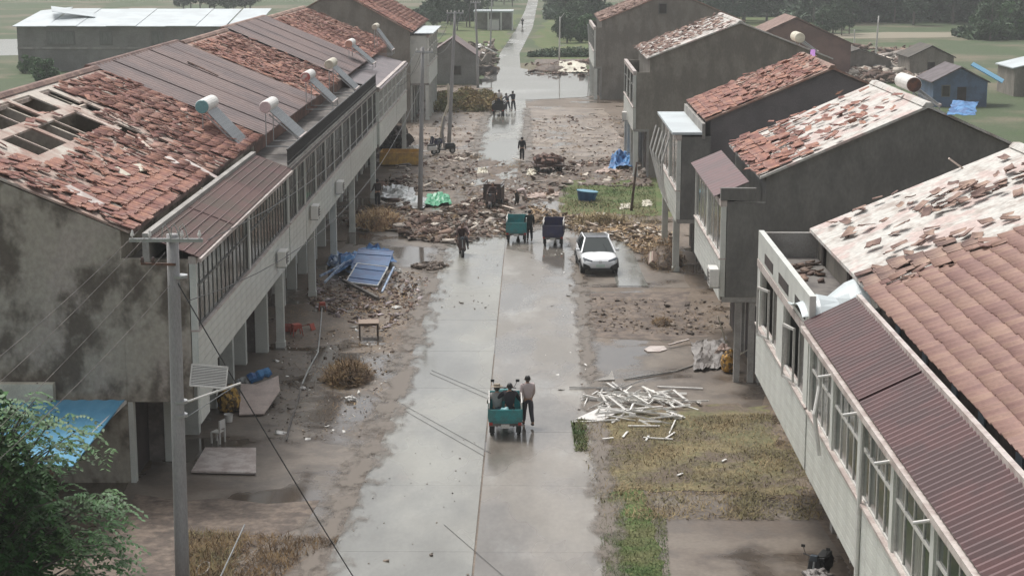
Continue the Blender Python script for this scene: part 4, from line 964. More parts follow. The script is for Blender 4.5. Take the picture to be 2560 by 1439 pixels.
q1, q2 = G(1079,925,.045), G(1222,985,.045); wire(q1, q2, 0, .006, 'short dark wire reflection drawn on the pale lane left of the crew', name='wire_reflection', cat='reflection', n=4)
q1, q2 = G(1075,932,.045), G(1218,995,.045); wire(q1, q2, 0, .006, 'second short dark wire reflection drawn just below the first on the pale lane', name='wire_reflection', cat='reflection', n=4)
q1, q2 = G(1110,1310,.045), G(1330,1500,.045); wire(q1, q2, 0, .006, 'dark wire reflection drawn across the road at the bottom edge', name='wire_reflection', cat='reflection', n=4)

# ================================================================= SOLAR WATER HEATERS
def heater(ub, vb, ut, vt, zb, label, tankm, L=2.3, r=.25):
    B0 = G(ub, vb, zb); T = PY(ut, vt, B0.y); root = empty('solar_water_heater', B0, label, 'water heater', 'solar water heaters on the roofs')
    T = T - B0
    mb = MB(); mb.tube([T+Vector((0,-.03,0)), T+Vector((0,0,0)), T+Vector((0,L,0)), T+Vector((0,L+.03,0))], [r*.92, r, r, r*.92], 18); mb.build('tank', M_white_pl if tankm is not M_cream else M_cream, root, local=True, smooth=False)
    mb = MB(); mb.tube([T+Vector((0,-.06,0)), T+Vector((0,-.032,0))], [r*.90, r*.95], 18); mb.build('end_cap', tankm, root, local=True)
    me = None; n = 14; d = Vector((0,0,0))-T
    for i in range(n):
        y = .08+(L-.16)*i/(n-1)
        if me is None:
            mb = MB(); mb.tube([T*0.93, T*0.02], .035, 6); o = mb.build('glass_tube', M_pink if i % 2 else M_steel, root, local=True); me = o.data
        else: o = link('glass_tube', me, None, root)
        o.location = (0, y, 0)
    mb = MB(); mb.bar((0,0,0), (0,L,0), .12, .07); mb.build('manifold', M_pink, root, local=True)
    zf = -0.4
    for y in (.05, L-.05):
        mb = MB(); mb.bar((T.x, y, zf), (T.x, y, T.z-r*.8), .04); mb.bar((T.x*.9, y, T.z*.85-.12), (0, y, -.1), .05, .06); mb.bar((T.x, y, zf+.02), (0, y, zf+.02), .04)
        mb.bar((0, y, zf), (0, y, 0), .04); mb.build('stand', M_steel, root, local=True)
    return root
heater(600,365,505,267,8.0,'water heater with pale teal tank end on the nearest left roof', mat('pale_teal_enamel', (0.16,0.36,0.38), .3), r=.30)
heater(748,345,663,268,7.95,'water heater with pinkish tank beside the first grey corrugated roof', mat('pink_enamel', (0.62,0.48,0.48), .4), r=.27)
heater(832,256,764,193,8.0,'water heater with red spotted tank before the narrow tiled roof', mat('red_cream_enamel', (0.45,0.12,0.10), .5, (0.6,0.5,0.45), 4), r=.27)
heater(888,224,822,162,8.0,'water heater with round cream tank behind the red spotted one', M_cream, r=.27)
heater(932,160,872,110,8.0,'water heater with orange pink tank on the last joined roof', mat('orange_enamel', (0.55,0.28,0.20), .5), r=.27)
heater(980,126,936,68,8.0,'small tanked water heater nearest to the tall brown house', M_cream, r=.22)
def heater_r(label, loc, rz, tilt=0): pass
q = G(2350,262,10.3); o = heater(2350,262,2285,212,10.2,'toppled water heater with dark round end at the ridge of the dark gable house', M_rust, r=.3)
o = heater(2045,128,2000,95,8.8,'water heater with cream tank on the roof beside the purple cloth', M_cream, r=.36)
# AC units
def ac_unit(p, rz, label, s=1.0):
    root = empty('air_conditioner', p, label, 'air conditioner', None, rz); root.scale = (s, s, s)
    mb = MB(); mb.box(-.42,.42,-.16,.16,0,.62); mb.build('casing', M_white_pl, root, local=True, bevel=.02)
    mb = MB(); mb.tube([(-.1,-.165,.31),(-.1,-.175,.31)], .24, 16); mb.build('fan_guard', M_frame, root, local=True)
    for k in range(4): mb = MB(); mb.box(.2,.38,-.175,-.161,.1+k*.12,.15+k*.12); mb.build('vent', M_frame, root, local=True)
    mb = MB(); mb.bar((-.3,-.15,-.03), (-.3,.22,-.03), .05); mb.bar((.3,-.15,-.03), (.3,.22,-.03), .05); mb.build('bracket', M_steel, root, local=True)
for (u, v, lab) in ((708,663,'air conditioner on the left parapet nearest to the camera'), (789,545,'middle of the three air conditioners on the left parapet'), (851,482,'farthest of the three air conditioners on the left parapet')):
    ac_unit(PX(u,v,LXo+.25), math.radians(90), lab)
q = PX(1782,712,RXo-.1); ac_unit(q, math.radians(-90), 'air conditioner on the parapet of the dark cement gable house', 1.1)
q = PX(1561,300,6.75); ac_unit(q, math.radians(-90), 'white air conditioner low on the plain grey gable house', 1.0)

# ================================================================= PEOPLE
SKIN_JOBS = []
def skin_obj(name, verts, edges, radii, m, parent, root=0, sub=1):
    me = bpy.data.meshes.new(name); me.from_pydata([tuple(v) for v in verts], edges, []); me.update()
    o = bpy.data.objects.new(name, me); COL.objects.link(o); o.parent = parent
    sk = o.modifiers.new('skin', 'SKIN'); ss = o.modifiers.new('sub', 'SUBSURF'); ss.levels = sub; ss.render_levels = sub
    if not me.skin_vertices:
        try: me.skin_vertices.new()
        except Exception: pass
    for i, sv in enumerate(me.skin_vertices[0].data):
        r = radii[i]; sv.radius = r if isinstance(r, tuple) else (r, r); sv.use_root = (i == root)
    SKIN_JOBS.append((o, m)); return o
def person(loc, rz, label, shirt, trousers, hip=None, lean=0.0, thigh=((8,), (-12,)), shin=((0,), (-15,)), arms=((10, 15, 8), (-10, 10, 8)), hatm=None, h=1.68, hairm=M_hair, splay=0.0, coat=False, headlean=0):
    """thigh/shin/arm angles in degrees, forward (+Y) positive; first entry is the left limb"""
    root = empty('person', loc, label, 'person', None, rz); s = h/1.70; R = math.radians
    def dr(a, ab=0.0): return Vector((math.sin(R(ab)), math.sin(R(a))*math.cos(R(ab)), -math.cos(R(a))*math.cos(R(ab))))
    th = [t[0] for t in thigh]; sh = [t[0] for t in shin]
    foot = [dr(th[k], 0)*.43 + dr(sh[k])*.42 for k in (0, 1)]
    hz = hip if hip is not None else -min(f.z for f in foot)*1.0 + .075
    hips = Vector((0, 0, hz)); up = Vector((0, math.sin(R(lean)), math.cos(R(lean))))
    waist = hips + up*.16; chest = hips + up*.40; neck = hips + up*.53; 
    hd = Vector((0, math.sin(R(lean*.5+headlean)), math.cos(R(lean*.5+headlean))))
    fw = Vector((0, hd.z, -hd.y))
    J = [hips, waist, chest, neck, neck+hd*.07, neck+hd*.15, neck+hd*.235]
    E = [(0,1),(1,2),(2,3),(3,4),(4,5),(5,6)]; RD = [(.15,.11),(.135,.10),(.17,.11),.055,.065,.088,.062]
    J.append(neck+hd*.12+fw*.10); E.append((5,7)); RD.append(.018)       # nose
    lim = {}
    for k, sx in ((0,-1),(1,1)):
        hp = hips + Vector((sx*.09,0,-.03)); kn = hp + dr(th[k], sx*splay)*.42; an = kn + dr(sh[k], sx*splay*.3)*.40; to = an + Vector((0,.17,-.035))
        i = len(J); J += [hp, kn, an, to]; E += [(0,i),(i,i+1),(i+1,i+2),(i+2,i+3)]; RD += [.092,.060,.042,.035]; lim['leg%d'%k] = (hp,kn,an,to)
        a = arms[k]; so = chest + up*.08 + Vector((sx*.19,0,0)); el = so + dr(a[0], sx*a[2])*.29; wr_ = el + dr(a[1], sx*a[2]*.4)*.25; pm = wr_ + (wr_-el).normalized()*.07
        i = len(J); J += [so, el, wr_, pm]; E += [(2,i),(i,i+1),(i+1,i+2),(i+2,i+3)]; RD += [.055,.042,.028,(.036,.020)]; lim['arm%d'%k] = (so,el,wr_,pm)
        fd = (pm-wr_).normalized(); sd = Vector((0,1,0)) if abs(fd.y) < .8 else Vector((0,0,1)); sd = (sd - fd*sd.dot(fd)).normalized(); cu = fd.cross(sd)*(-sx)
        for q, (o_, L) in enumerate(((-.027,.062),(-.009,.074),(.009,.070),(.027,.058))):
            j = len(J); b = pm + sd*o_ + fd*.02; J += [b, b+fd*L*.5, b+fd*L*.8+cu*L*.4]; E += [(i+3,j),(j,j+1),(j+1,j+2)]; RD += [.010,.009,.008]
        j = len(J); b = wr_ + fd*.03 + sd*.03; J += [b, b+fd*.04+sd*.03]; E += [(i+2,j),(j,j+1)]; RD += [.012,.010]
    J = [Vector((v.x*s, v.y*s, v.z*s)) for v in J]; RD = [tuple(a*s for a in r) if isinstance(r, tuple) else r*s for r in RD]
    skin_obj('body', J, E, RD, M_skin, root)
    hs2 = lambda v: Vector(v)*s
    # shirt
    sv = [hips-up*.02, waist, chest, chest+up*.09]; se = [(0,1),(1,2),(2,3)]; sr = [(.175,.135),(.165,.13),(.195,.14),.11]
    if coat: sv.append(hips-up*.30*1.0 + Vector((0,.0,0))); se.append((0,4)); sr.append((.20,.16))
    for k in (0,1):
        so, el, wr_, pm = lim['arm%d'%k]; i = len(sv); sv += [so, el, wr_-(wr_-el)*.1]; se += [(2,i),(i,i+1),(i+1,i+2)]; sr += [.078,.062,.050]
    skin_obj('shirt', [v*s for v in sv], se, [tuple(a*s for a in r) if isinstance(r, tuple) else r*s for r in sr], shirt, root)
    tv = [hips+up*.05, hips-up*.04]; te = [(0,1)]; trr = [(.165,.125),(.165,.125)]
    for k in (0,1):
        hp, kn, an, to = lim['leg%d'%k]; i = len(tv); tv += [hp, kn, an+(kn-an)*.1]; te += [(1,i),(i,i+1),(i+1,i+2)]; trr += [.112,.080,.062]
    skin_obj('trousers', [v*s for v in tv], te, [tuple(a*s for a in r) if isinstance(r, tuple) else r*s for r in trr], trousers, root)
    for k in (0,1):
        hp, kn, an, to = lim['leg%d'%k]; mb = MB(); c = (an+to)*.5*s; mb.ball(c + Vector((0,0,-.01)), .085*s, 8, 6, (.6,1.5,.5)); mb.build('shoe', M_black, root, local=True, smooth=True)
    hc = (neck+hd*.165-fw*.02)*s; mb = MB(); mb.ball(hc, .112*s, 12, 8, (.86,1.0,1.0)); V_ = []
    mb.build('hair', hairm, root, local=True, smooth=True) if hatm is None else None
    if hatm is not None:
        mb.build('hair', hairm, root, local=True, smooth=True)
        m2 = MB(); c = hc + hd*.06*s; m2.tube([c-hd*.0, c+hd*.01, c+hd*.02, c+hd*.09, c+hd*.10], [.20*s,.20*s,.125*s,.11*s,.05*s], 16); m2.build('hat', hatm, root, local=True)
    fc = (neck+hd*.14+fw*.055)*s; mb = MB(); mb.ball(fc, .082*s, 10, 7, (.82,.72,1.15)); mb.build('face', M_skin, root, local=True, smooth=True)
    for sx in (-1,1):
        mb = MB(); mb.ball((neck+hd*.155+fw*.112)*s+Vector((sx*.03*s,0,0)), .010*s, 6, 4); mb.build('eye', M_hair, root, local=True)
        mb = MB(); mb.ball((neck+hd*.14)*s+Vector((sx*.10*s,0,0)), .028*s, 6, 5, (.4,.7,1.1)); mb.build('ear', M_skin, root, local=True)
    return root
def cloth(name, c): return mat(name, c, .85, fine=.05)
# ================================================================= CARGO TRICYCLES
def trike(loc, rz, label, paint, load=None, high=0.42, dark=False):
    root = empty('cargo_tricycle', loc, label, 'tricycle', 'cargo tricycles on the street', rz)
    def P(nm, mb, m, par=None, **k): return mb.build(nm, m, par or root, local=True, **k)
    mb = MB(); mb.box(-.55,.55,-1.45,.25,.52,.58); P('bed_floor', mb, paint)
    mb = MB(); mb.box(-.50,.50,-1.40,.2,.44,.519); mb.bar((-.28,-1.4,.42),(-.28,1.3,.42),.06); mb.bar((.28,-1.4,.42),(.28,1.3,.42),.06); P('chassis', mb, M_black)
    for sx in (-1,1):
        mb = MB(); x = .55*sx; mb.box(x-.02, x+.02, -1.43, .25, .581, .58+high)
        for y in (-1.1,-.6,-.1): mb.box(x+sx*.021, x+sx*.04, y-.03, y+.03, .585, .56+high)
        P('side_board', mb, paint)
        mb = MB(); mb.bar((x, -1.42, .6+high), (x, .25, .6+high+.0), .04); mb.bar((x,-1.40,.6+high),(x,-1.40,.78+high),.04); mb.bar((x,.22,.6+high),(x,.22,.80+high),.04); mb.bar((x,-1.42,.79+high),(x,.24,.79+high),.035); P('rail', mb, M_whiteframe if not dark else M_steel)
        mb = MB(); mb.tube([(sx*.40,-.85,.28),(sx*.52,-.85,.28)], .28, 18); w_ = P('wheel', mb, M_black)
        mb = MB(); mb.tube([(sx*.515,-.85,.28),(sx*.535,-.85,.28)], .14, 14); P('rim', mb, M_steel, w_)
        mb = MB(); mb.box(x-.12 if sx > 0 else x, x if sx > 0 else x+.12, -1.475, -1.452, .46, .56); P('tail_light', mb, M_redlens)
        mb = MB(); mb.box(x-.08, x+.08, -1.40, -1.35, .1, .45) if False else mb.box(sx*.36, sx*.54, -1.30, -1.28, .16, .5); P('mud_flap', mb, M_black)
    mb = MB(); mb.box(-.53,.53,-1.475,-1.435,.585,.58+high); mb.box(-.45,.45,-1.49,-1.476,.62,.66); mb.box(-.45,.45,-1.49,-1.476,.50+high,.54+high); P('tailgate', mb, paint)
    mb = MB(); mb.box(-.53,.53,.22,.26,.585,.80+high); P('front_board', mb, paint)
    mb = MB(); mb.box(-.14,.14,-1.50,-1.476,.36,.50); P('number_plate', mb, M_whiteframe)
    mb = MB(); mb.box(-.55,.55,-1.47,-1.42,.43,.51); P('rear_bumper', mb, M_concrete_d)
    mb = MB(); mb.obox((0,.52,.78),(.62,.42,.12)); mb.obox((0,.34,.95),(.60,.08,.28)); P('seat', mb, M_black, bevel=.03)
    mb = MB(); mb.obox((0,.52,.57),(.5,.5,.28)); mb.obox((0,.95,.46),(.42,.45,.10)); P('seat_box', mb, paint, bevel=.02)
    mb = MB(); mb.add([(-.32,1.15,.45),(.32,1.15,.45),(.24,1.38,.50),(-.24,1.38,.50),(-.30,1.12,1.02),(.30,1.12,1.02),(.20,1.22,1.05),(-.20,1.22,1.05)],[(0,3,2,1),(4,5,6,7),(0,1,5,4),(1,2,6,5),(2,3,7,6),(3,0,4,7)]); P('front_fairing', mb, paint, bevel=.03)
    mb = MB(); mb.tube([(0,1.32,.95),(0,1.39,.93)],.09,12); P('headlight', mb, M_lens)
    mb = MB(); mb.tube([(-.38,1.0,1.12),(-.22,1.14,1.10),(.22,1.14,1.10),(.38,1.0,1.12)], .018, 6); P('handlebar', mb, M_black)
    for sx in (-1,1):
        mb = MB(); mb.bar((sx*.3,1.1,1.1),(sx*.42,1.12,1.32),.015); mb.obox((sx*.44,1.11,1.36),(.13,.02,.09)); P('mirror', mb, M_black)
    mb = MB(); mb.tube([(-.06,1.42,.26),(.06,1.42,.26)], .26, 18); w_ = P('wheel', mb, M_black)
    mb = MB(); mb.tube([(-.065,1.42,.26),(.065,1.42,.26)], .13, 12); P('rim', mb, M_steel, w_)
    mb = MB(); mb.bar((-.09,1.42,.26),(-.09,1.2,.95),.04); mb.bar((.09,1.42,.26),(.09,1.2,.95),.04); P('fork', mb, M_steel)
    mb = MB(); n = 8; pts = [(0,1.42+.31*math.cos(a),.26+.31*math.sin(a)) for a in [math.radians(25+130*i/n) for i in range(n+1)]]
    for a, b in zip(pts, pts[1:]): mb.bar(a, b, .16, .015)
    P('mudguard', mb, paint)
    return root
GR = lambda u, v: G(u, v, .03)
def clump(name, label, p, r, m, cat, sc=(1,1,.5), seed=0, rz=0.0, parent=None, kind=None, amp=.22, n=14):
    """crumpled lump (bag, tarpaulin heap)"""
    rr = random.Random(seed); mb = MB(); mb.ball((0,0,0), r, n*2, n, sc)
    ph = [rr.uniform(0,6) for _ in range(6)]; out = []
    for (x,y,z) in mb.v:
        k = 1 + amp*(math.sin(x/r*5+ph[0])*math.sin(y/r*4+ph[1]) + .7*math.sin(y/r*9+ph[2]+z*5/r) + .5*math.sin(x/r*13+ph[3]+z/r*9)) + rr.uniform(-.05,.05)
        out.append((x*k, y*k, max(0.0, z*k + r*sc[2]*.55)))
    mb.v = out; o = mb.build(name, m, parent, local=True); o.location = p if parent is None else p; o.rotation_euler.z = rz
    if parent is None: tag(o, label, cat, None, kind)
    return o
# crew tricycle with passengers
T1 = GR(1263,1066); t1 = trike(T1, 0.02, 'teal cargo tricycle carrying two seated people on the brown lane', M_teal)
clump('plastic_bag', 'pale teal plastic sheet heaped in the bed of the near tricycle', T1+Vector((0,-.95,.60)), .33, mat('pale_teal_plastic', (.20,.42,.44), .4, (.35,.5,.5), 5), 'plastic sheet', (1.2,1,.55), 4)
person(T1+Vector((-.27,-.45,0)), .1, 'person in straw hat and grey top riding in the near tricycle bed', cloth('grey_shirt', (.28,.27,.26)), cloth('blue_grey_trousers', (.07,.08,.10)), hip=.80, lean=8, thigh=((75,),(70,)), shin=((15,),(10,)), arms=((30,60,15),(35,70,10)), hatm=cloth('straw_hat', (.30,.25,.19)))
person(T1+Vector((.16,-.62,0)), -.05, 'broad person in dark jacket sitting beside the straw hatted rider', cloth('dark_jacket', (.022,.018,.024)), cloth('black_trousers', (.015,.015,.02)), hip=.82, lean=12, thigh=((75,),(70,)), shin=((15,),(10,)), arms=((10,15,45),(30,60,22)), h=1.78)
person(T1+Vector((.78,.15,-.0)), .25, 'person in pink white shirt and dark trousers walking right of the near tricycle', cloth('pink_white_shirt', (.52,.43,.42)), cloth('dark_slate_trousers', (.055,.05,.06)), lean=5, thigh=((18,),(-16,)), shin=((6,),(-34,)), arms=((-15,5,8),(18,45,8)), h=1.78)
# motor scooters
def scooter(loc, rz, label, paint):
    root = empty('motor_scooter', loc, label, 'scooter', 'scooters and motorcycles', rz)
    def P(nm, mb, m, par=None, **k): return mb.build(nm, m, par or root, local=True, **k)
    for y in (-.62,.62):
        mb = MB(); mb.tube([(-.06,y,.24),(.06,y,.24)], .24, 16); w_ = P('wheel', mb, M_black); mb = MB(); mb.tube([(-.065,y,.24),(.065,y,.24)], .13, 12); P('rim', mb, M_steel, w_)
    mb = MB(); mb.prism([(-.15,.35),(.15,.35),(.17,.60),(.12,.70),(-.12,.70),(-.17,.60)], -.85, -.05); P('rear_body', mb, paint, bevel=.03)
    mb = MB(); mb.obox((0,-.42,.76),(.27,.72,.11)); P('seat', mb, M_black, bevel=.03)
    mb = MB(); mb.obox((0,.15,.33),(.30,.5,.06)); P('footboard', mb, paint)
    mb = MB(); mb.obox((0,.45,.65),(.38,.10,.65),(.25,0,0),.8); P('leg_shield', mb, paint, bevel=.03)
    mb = MB(); mb.tube([(0,.62,.24),(0,.42,.95)],.03,8); P('fork', mb, M_steel)
    mb = MB(); mb.tube([(-.34,.28,1.0),(-.12,.40,1.0),(.12,.40,1.0),(.34,.28,1.0)],.018,6); P('handlebar', mb, M_black)
    mb = MB(); mb.obox((0,.46,.98),(.2,.14,.16)); P('headlight', mb, M_lens, bevel=.02)
    mb = MB(); mb.obox((0,.62,.50),(.14,.36,.03)); P('mudguard', mb, paint)
    for sx in (-1,1): mb = MB(); mb.bar((sx*.26,.34,1.0),(sx*.32,.36,1.2),.012); mb.obox((sx*.33,.35,1.23),(.1,.02,.07)); P('mirror', mb, M_black)
    return root
S1 = GR(1153,641); scooter(S1+Vector((0,.4,0)), math.pi+.15, 'dark motor scooter ridden towards the camera on the wet left lane', M_brownp)
person(S1+Vector((0,.75,0)), math.pi+.15, 'rider in dark red brown coat on the scooter coming towards the camera', cloth('red_brown_coat', (.05,.022,.018)), cloth('black_trousers', (.015,.015,.02)), hip=.86, lean=8, thigh=((72,),(72,)), shin=((8,),(8,)), arms=((40,62,18),(40,62,18)), coat=False, h=1.75)
person(S1+Vector((.05,1.1,0)), math.pi+.15, 'pillion passenger in grey pink top behind the scooter rider', cloth('grey_pink_top', (.36,.27,.25)), cloth('dark_slate_trousers', (.055,.05,.06)), hip=.92, lean=4, thigh=((70,),(70,)), shin=((5,),(5,)), arms=((35,70,20),(35,70,20)), splay=14, h=1.7)
trike(GR(1293,596), -.03, 'teal cargo tricycle with a person beside it near the rubble', M_teal, high=.55)
p_ = GR(1324,603); person(p_, .15, 'standing person in long dark coat and pale collar beside the farther teal tricycle', cloth('black_green_coat', (.015,.022,.022)), cloth('black_trousers', (.015,.015,.02)), lean=6, thigh=((10,),(-10,)), shin=((2,),(-20,)), arms=((15,25,8),(5,25,10)), coat=True, h=1.74)
mb = MB(); mb.ball((0,.02,0), .14, 12, 6, (1.1,.8,.45)); o = mb.build('shawl', cloth('pale_teal_shawl', (.36,.44,.42)), None); o.location = p_+Vector((.0,.12,1.42)); tag(o, 'pale shawl on the shoulders of the person in the long dark coat', 'shawl')
trike(GR(1385,606), -.06, 'navy purple cargo tricycle parked left of the white car', M_navy, high=.6)
trike(GR(1231,524)+Vector((0,1.0,0)), math.pi-.1, 'dark brown cargo tricycle facing the camera amid the rubble', M_brownp, high=.7, dark=True)
person(GR(1232,522)+Vector((0,.3,0)), math.pi-.1, 'driver in brown clothing on the dark brown tricycle', cloth('brown_cloth', (.08,.05,.045)), cloth('brown_trousers', (.05,.04,.035)), hip=.86, lean=8, thigh=((70,),(70,)), shin=((10,),(10,)), arms=((40,60,15),(40,60,15)))
person(GR(1291,515), -1.3, 'bent over person in whitish pink clothes picking through the rubble', cloth('whitish_pink', (.56,.46,.44)), cloth('brown_trousers', (.05,.04,.035)), lean=72, thigh=((22,),(-4,)), shin=((-6,),(-16,)), arms=((25,10,6),(20,8,6)), hairm=cloth('white_cap', (.62,.58,.55)))
person(GR(1305,402), 0.1, 'lone person in black standing on the muddy road beyond the rubble', cloth('black_clothes', (.018,.018,.02)), cloth('black_trousers', (.015,.015,.02)), thigh=((3,),(-3,)), shin=((0,),(-2,)), arms=((5,15,9),(-3,8,9)), h=1.8)
person(GR(944,517), 0.6, 'person in dark brown standing by the left pillars near the plastic sheets', cloth('dark_brown_coat', (.03,.02,.018)), cloth('black_trousers', (.015,.015,.02)), thigh=((3,),(-3,)), shin=((0,),(-2,)), arms=((20,45,9),(10,30,9)), h=1.75)
# far group on the road
pf = GR(1250,286); trike(pf, -.12, 'dark cargo tricycle stopped at the flooded crossing', M_black, high=.5, dark=True)
person(GR(1283,279), .4, 'person in blue black with raised arms pushing at the flooded crossing', cloth('blue_black', (.025,.03,.045)), cloth('black_trousers', (.015,.015,.02)), lean=10, thigh=((10,),(-15,)), shin=((0,),(-25,)), arms=((60,70,8),(55,65,8)), h=2.0)
person(GR(1270,277), .8, 'person in slate clothes bending beside the stopped dark tricycle', cloth('slate_cloth', (.06,.075,.095)), cloth('slate_trousers', (.05,.06,.08)), lean=25, thigh=((14,),(-10,)), shin=((0,),(-25,)), arms=((50,60,8),(45,60,8)), h=1.75)
person(GR(1247,270), -.3, 'person in white cap behind the dark tricycle at the crossing', cloth('white_cap', (.62,.58,.55)), cloth('slate_trousers', (.05,.06,.08)), lean=10, thigh=((10,),(-10,)), shin=((0,),(-15,)), arms=((40,60,8),(40,60,8)), h=1.8)
scooter(GR(1306,66), 0, 'tiny dark scooter on the far narrow road', M_black); person(GR(1306,66), 0, 'tiny dark rider on the far narrow road', cloth('black_clothes', (.018,.018,.02)), cloth('black_trousers', (.015,.015,.02)), hip=.8, thigh=((70,),(70,)), shin=((10,),(10,)), arms=((40,60,12),(40,60,12)))
# motorcycles and things by the left row
scooter(GR(1112,384), 1.9, 'dark motorcycle parked left of the tall pole foot', M_black)
scooter(GR(1068,388), 2.2, 'dark motorcycle behind the slim pole with white front', M_white_pl)
scooter(GR(1088,372), 2.6, 'dark motorcycle between the two poles', M_navy)
# ================================================================= WHITE CAR
def car(loc, rz, label):
    root = empty('suv_car', loc, label, 'car', None, rz)
    def P(nm, mb, m, par=None, **k): return mb.build(nm, m, par or root, local=True, **k)
    st = [(-2.28,.66,.62,.95),(-2.20,.84,.42,1.05),(-1.9,.91,.30,1.08),(-1.35,.93,.27,1.06),(0,.925,.27,1.03),(.95,.93,.27,1.01),(1.35,.93,.28,.99),(1.75,.915,.30,.93),(2.08,.86,.32,.84),(2.22,.76,.34,.74),(2.29,.58,.42,.62)]
    ring = lambda hw, zb, zt: [(0,zb),(hw*.86,zb),(hw,zb+.12),(hw*1.0,(zb+zt)/2),(hw*.985,zt-.13),(hw*.90,zt-.03),(hw*.62,zt+.015),(0,zt+.035)]
    vs = []; fs = []
    for (y,hw,zb,zt) in st:
        r_ = ring(hw,zb,zt); full = [(x,y,z) for x,z in r_] + [(-x,y,z) for x,z in reversed(r_[1:-1])]; vs += full
    n = 14
    for i in range(len(st)-1):
        for k in range(n): k2 = (k+1) % n; fs.append((i*n+k, i*n+k2, (i+1)*n+k2, (i+1)*n+k))
    fs.append(tuple(reversed(range(n)))); fs.append(tuple((len(st)-1)*n+k for k in range(n)))
    mb = MB(); mb.add(vs, fs); o = P('body', mb, M_carw, smooth=True); ss = o.modifiers.new('sub','SUBSURF'); ss.levels = 1; ss.render_levels = 1
    # greenhouse
    gb = [(-.83,-1.95,1.03),(.83,-1.95,1.03),(.86,-.4,1.00),(.84,1.12,.97),(-.84,1.12,.97),(-.86,-.4,1.00)]
    gt = [(-.60,-1.55,1.55),(.60,-1.55,1.55),(.66,-.4,1.62),(.60,.22,1.58),(-.60,.22,1.58),(-.66,-.4,1.62)]
    mb = MB(); mb.add(gb+gt, [(6,7,8,9,10,11),(0,1,7,6),(1,2,8,7),(2,3,9,8),(3,4,10,9),(4,5,11,10),(5,0,6,11)]); P('windows', mb, M_cglass)
    mb = MB(); mb.add([(-.52,-1.5,1.585),(.52,-1.5,1.585),(.57,-.4,1.645),(.52,.16,1.605),(-.52,.16,1.605),(-.57,-.4,1.645),(-.52,-1.5,1.565),(.52,-1.5,1.565),(.57,-.4,1.625),(.52,.16,1.585),(-.52,.16,1.585),(-.57,-.4,1.625)],
        [(0,1,2,5),(5,2,3,4),(0,6,7,1),(1,7,8,2),(2,8,9,3),(3,9,10,4),(4,10,11,5),(5,11,6,0)]); P('glass_roof', mb, mat('black_roof_glass', (.05,.05,.055), .12, fine=0))
    for sx in (-1,1):
        mb = MB(); mb.bar((sx*.86,1.13,.99),(sx*.60,.20,1.60),.07,.05); mb.bar((sx*.60,.20,1.60),(sx*.66,-.4,1.645),.07,.05); mb.bar((sx*.66,-.4,1.645),(sx*.60,-1.57,1.575),.07,.05); mb.bar((sx*.60,-1.57,1.575),(sx*.84,-1.98,1.04),.10,.06); P('roof_pillar', mb, M_carw)
        mb = MB(); mb.bar((sx*.872,-.35,1.0),(sx*.672,-.35,1.61),.05,.03); P('door_pillar', mb, M_black)
        mb = MB(); mb.obox((sx*1.0,.72,1.07),(.20,.16,.13)); mb.bar((sx*.86,.74,1.02),(sx*.95,.72,1.05),.05); P('wing_mirror', mb, M_carw, bevel=.03)
        for y in (-1.38,1.40):
            mb = MB(); mb.tube([(sx*.72,y,.34),(sx*.935,y,.34)], .345, 22); w_ = P('wheel', mb, M_black)
            mb = MB(); mb.tube([(sx*.93,y,.34),(sx*.95,y,.34)], .22, 16); P('rim', mb, M_steel, w_)
            mb = MB(); k = 10; pts = [(sx*.945, y+.40*math.cos(a), .34+.40*math.sin(a)) for a in [math.pi*i/k for i in range(k+1)]]
            for a, b in zip(pts, pts[1:]): mb.bar(a, b, .05, .06)
            P('wheel_arch', mb, M_black)
        mb = MB(); mb.add([(sx*.84,2.085,.80),(sx*.40,2.245,.715),(sx*.40,2.235,.775),(sx*.86,1.95,.90),(sx*.84,2.05,.79),(sx*.40,2.20,.71),(sx*.40,2.19,.78),(sx*.86,1.90,.91)], [(0,1,2,3),(0,4,5,1),(1,5,6,2),(2,6,7,3),(3,7,4,0)]); P('headlight', mb, M_lens)
        mb = MB(); mb.add([(sx*.84,2.16,.33),(sx*.46,2.30,.38),(sx*.56,2.29,.53),(sx*.85,2.15,.64)], [(0,1,2,3)] if sx > 0 else [(3,2,1,0)]); 
        mb.v = [(x,y+.03,z) for x,y,z in mb.v]; mb.v += [(x,y-.12,z) for x,y,z in mb.v]; mb.f += [(0,1,5,4),(1,2,6,5),(2,3,7,6),(3,0,4,7)]; P('air_intake', mb, M_black)
        mb = MB(); mb.box(sx*.925, sx*.945, -1.0, 1.02, .27, .36); P('sill', mb, M_black)
    mb = MB(); mb.box(-.60,.60,2.20,2.325,.30,.40); P('lower_grille', mb, M_black)
    mb = MB(); mb.box(-.38,.38,2.262,2.278,.722,.735); P('light_bar', mb, M_lens)
    mb = MB(); mb.box(-.22,.22,2.302,2.318,.47,.60); P('number_plate', mb, mat('pale_green_plate', (.55,.66,.60), .5, fine=0))
    # round badge with two stacked chevrons
    bd = MB(); c = Vector((0,2.275,.725)); k = 18
    for i in range(k):
        a, b = 2*math.pi*i/k, 2*math.pi*(i+1)/k; bd.bar(c+Vector((math.cos(a)*.075,.012,math.sin(a)*.075)), c+Vector((math.cos(b)*.075,.012,math.sin(b)*.075)), .012)
    for A_, B2 in (((-.035,.06),(0,.0)),((.035,.06),(0,.0)),((-.062,.02),(-.03,-.055)),((-.03,-.055),(0,-.005)),((0,-.005),(.03,-.055)),((.03,-.055),(.062,.02))):
        bd.bar(c+Vector((A_[0],.014,A_[1])), c+Vector((B2[0],.014,B2[1])), .011)
    P('badge', bd, M_steel)
    mb = MB(); mb.bar((-.5,1.13,1.0),(.3,1.08,1.03),.02); mb.bar((-.5,1.13,1.0),(-.3,.6,1.33),.012); P('wiper', mb, M_black)
    return root
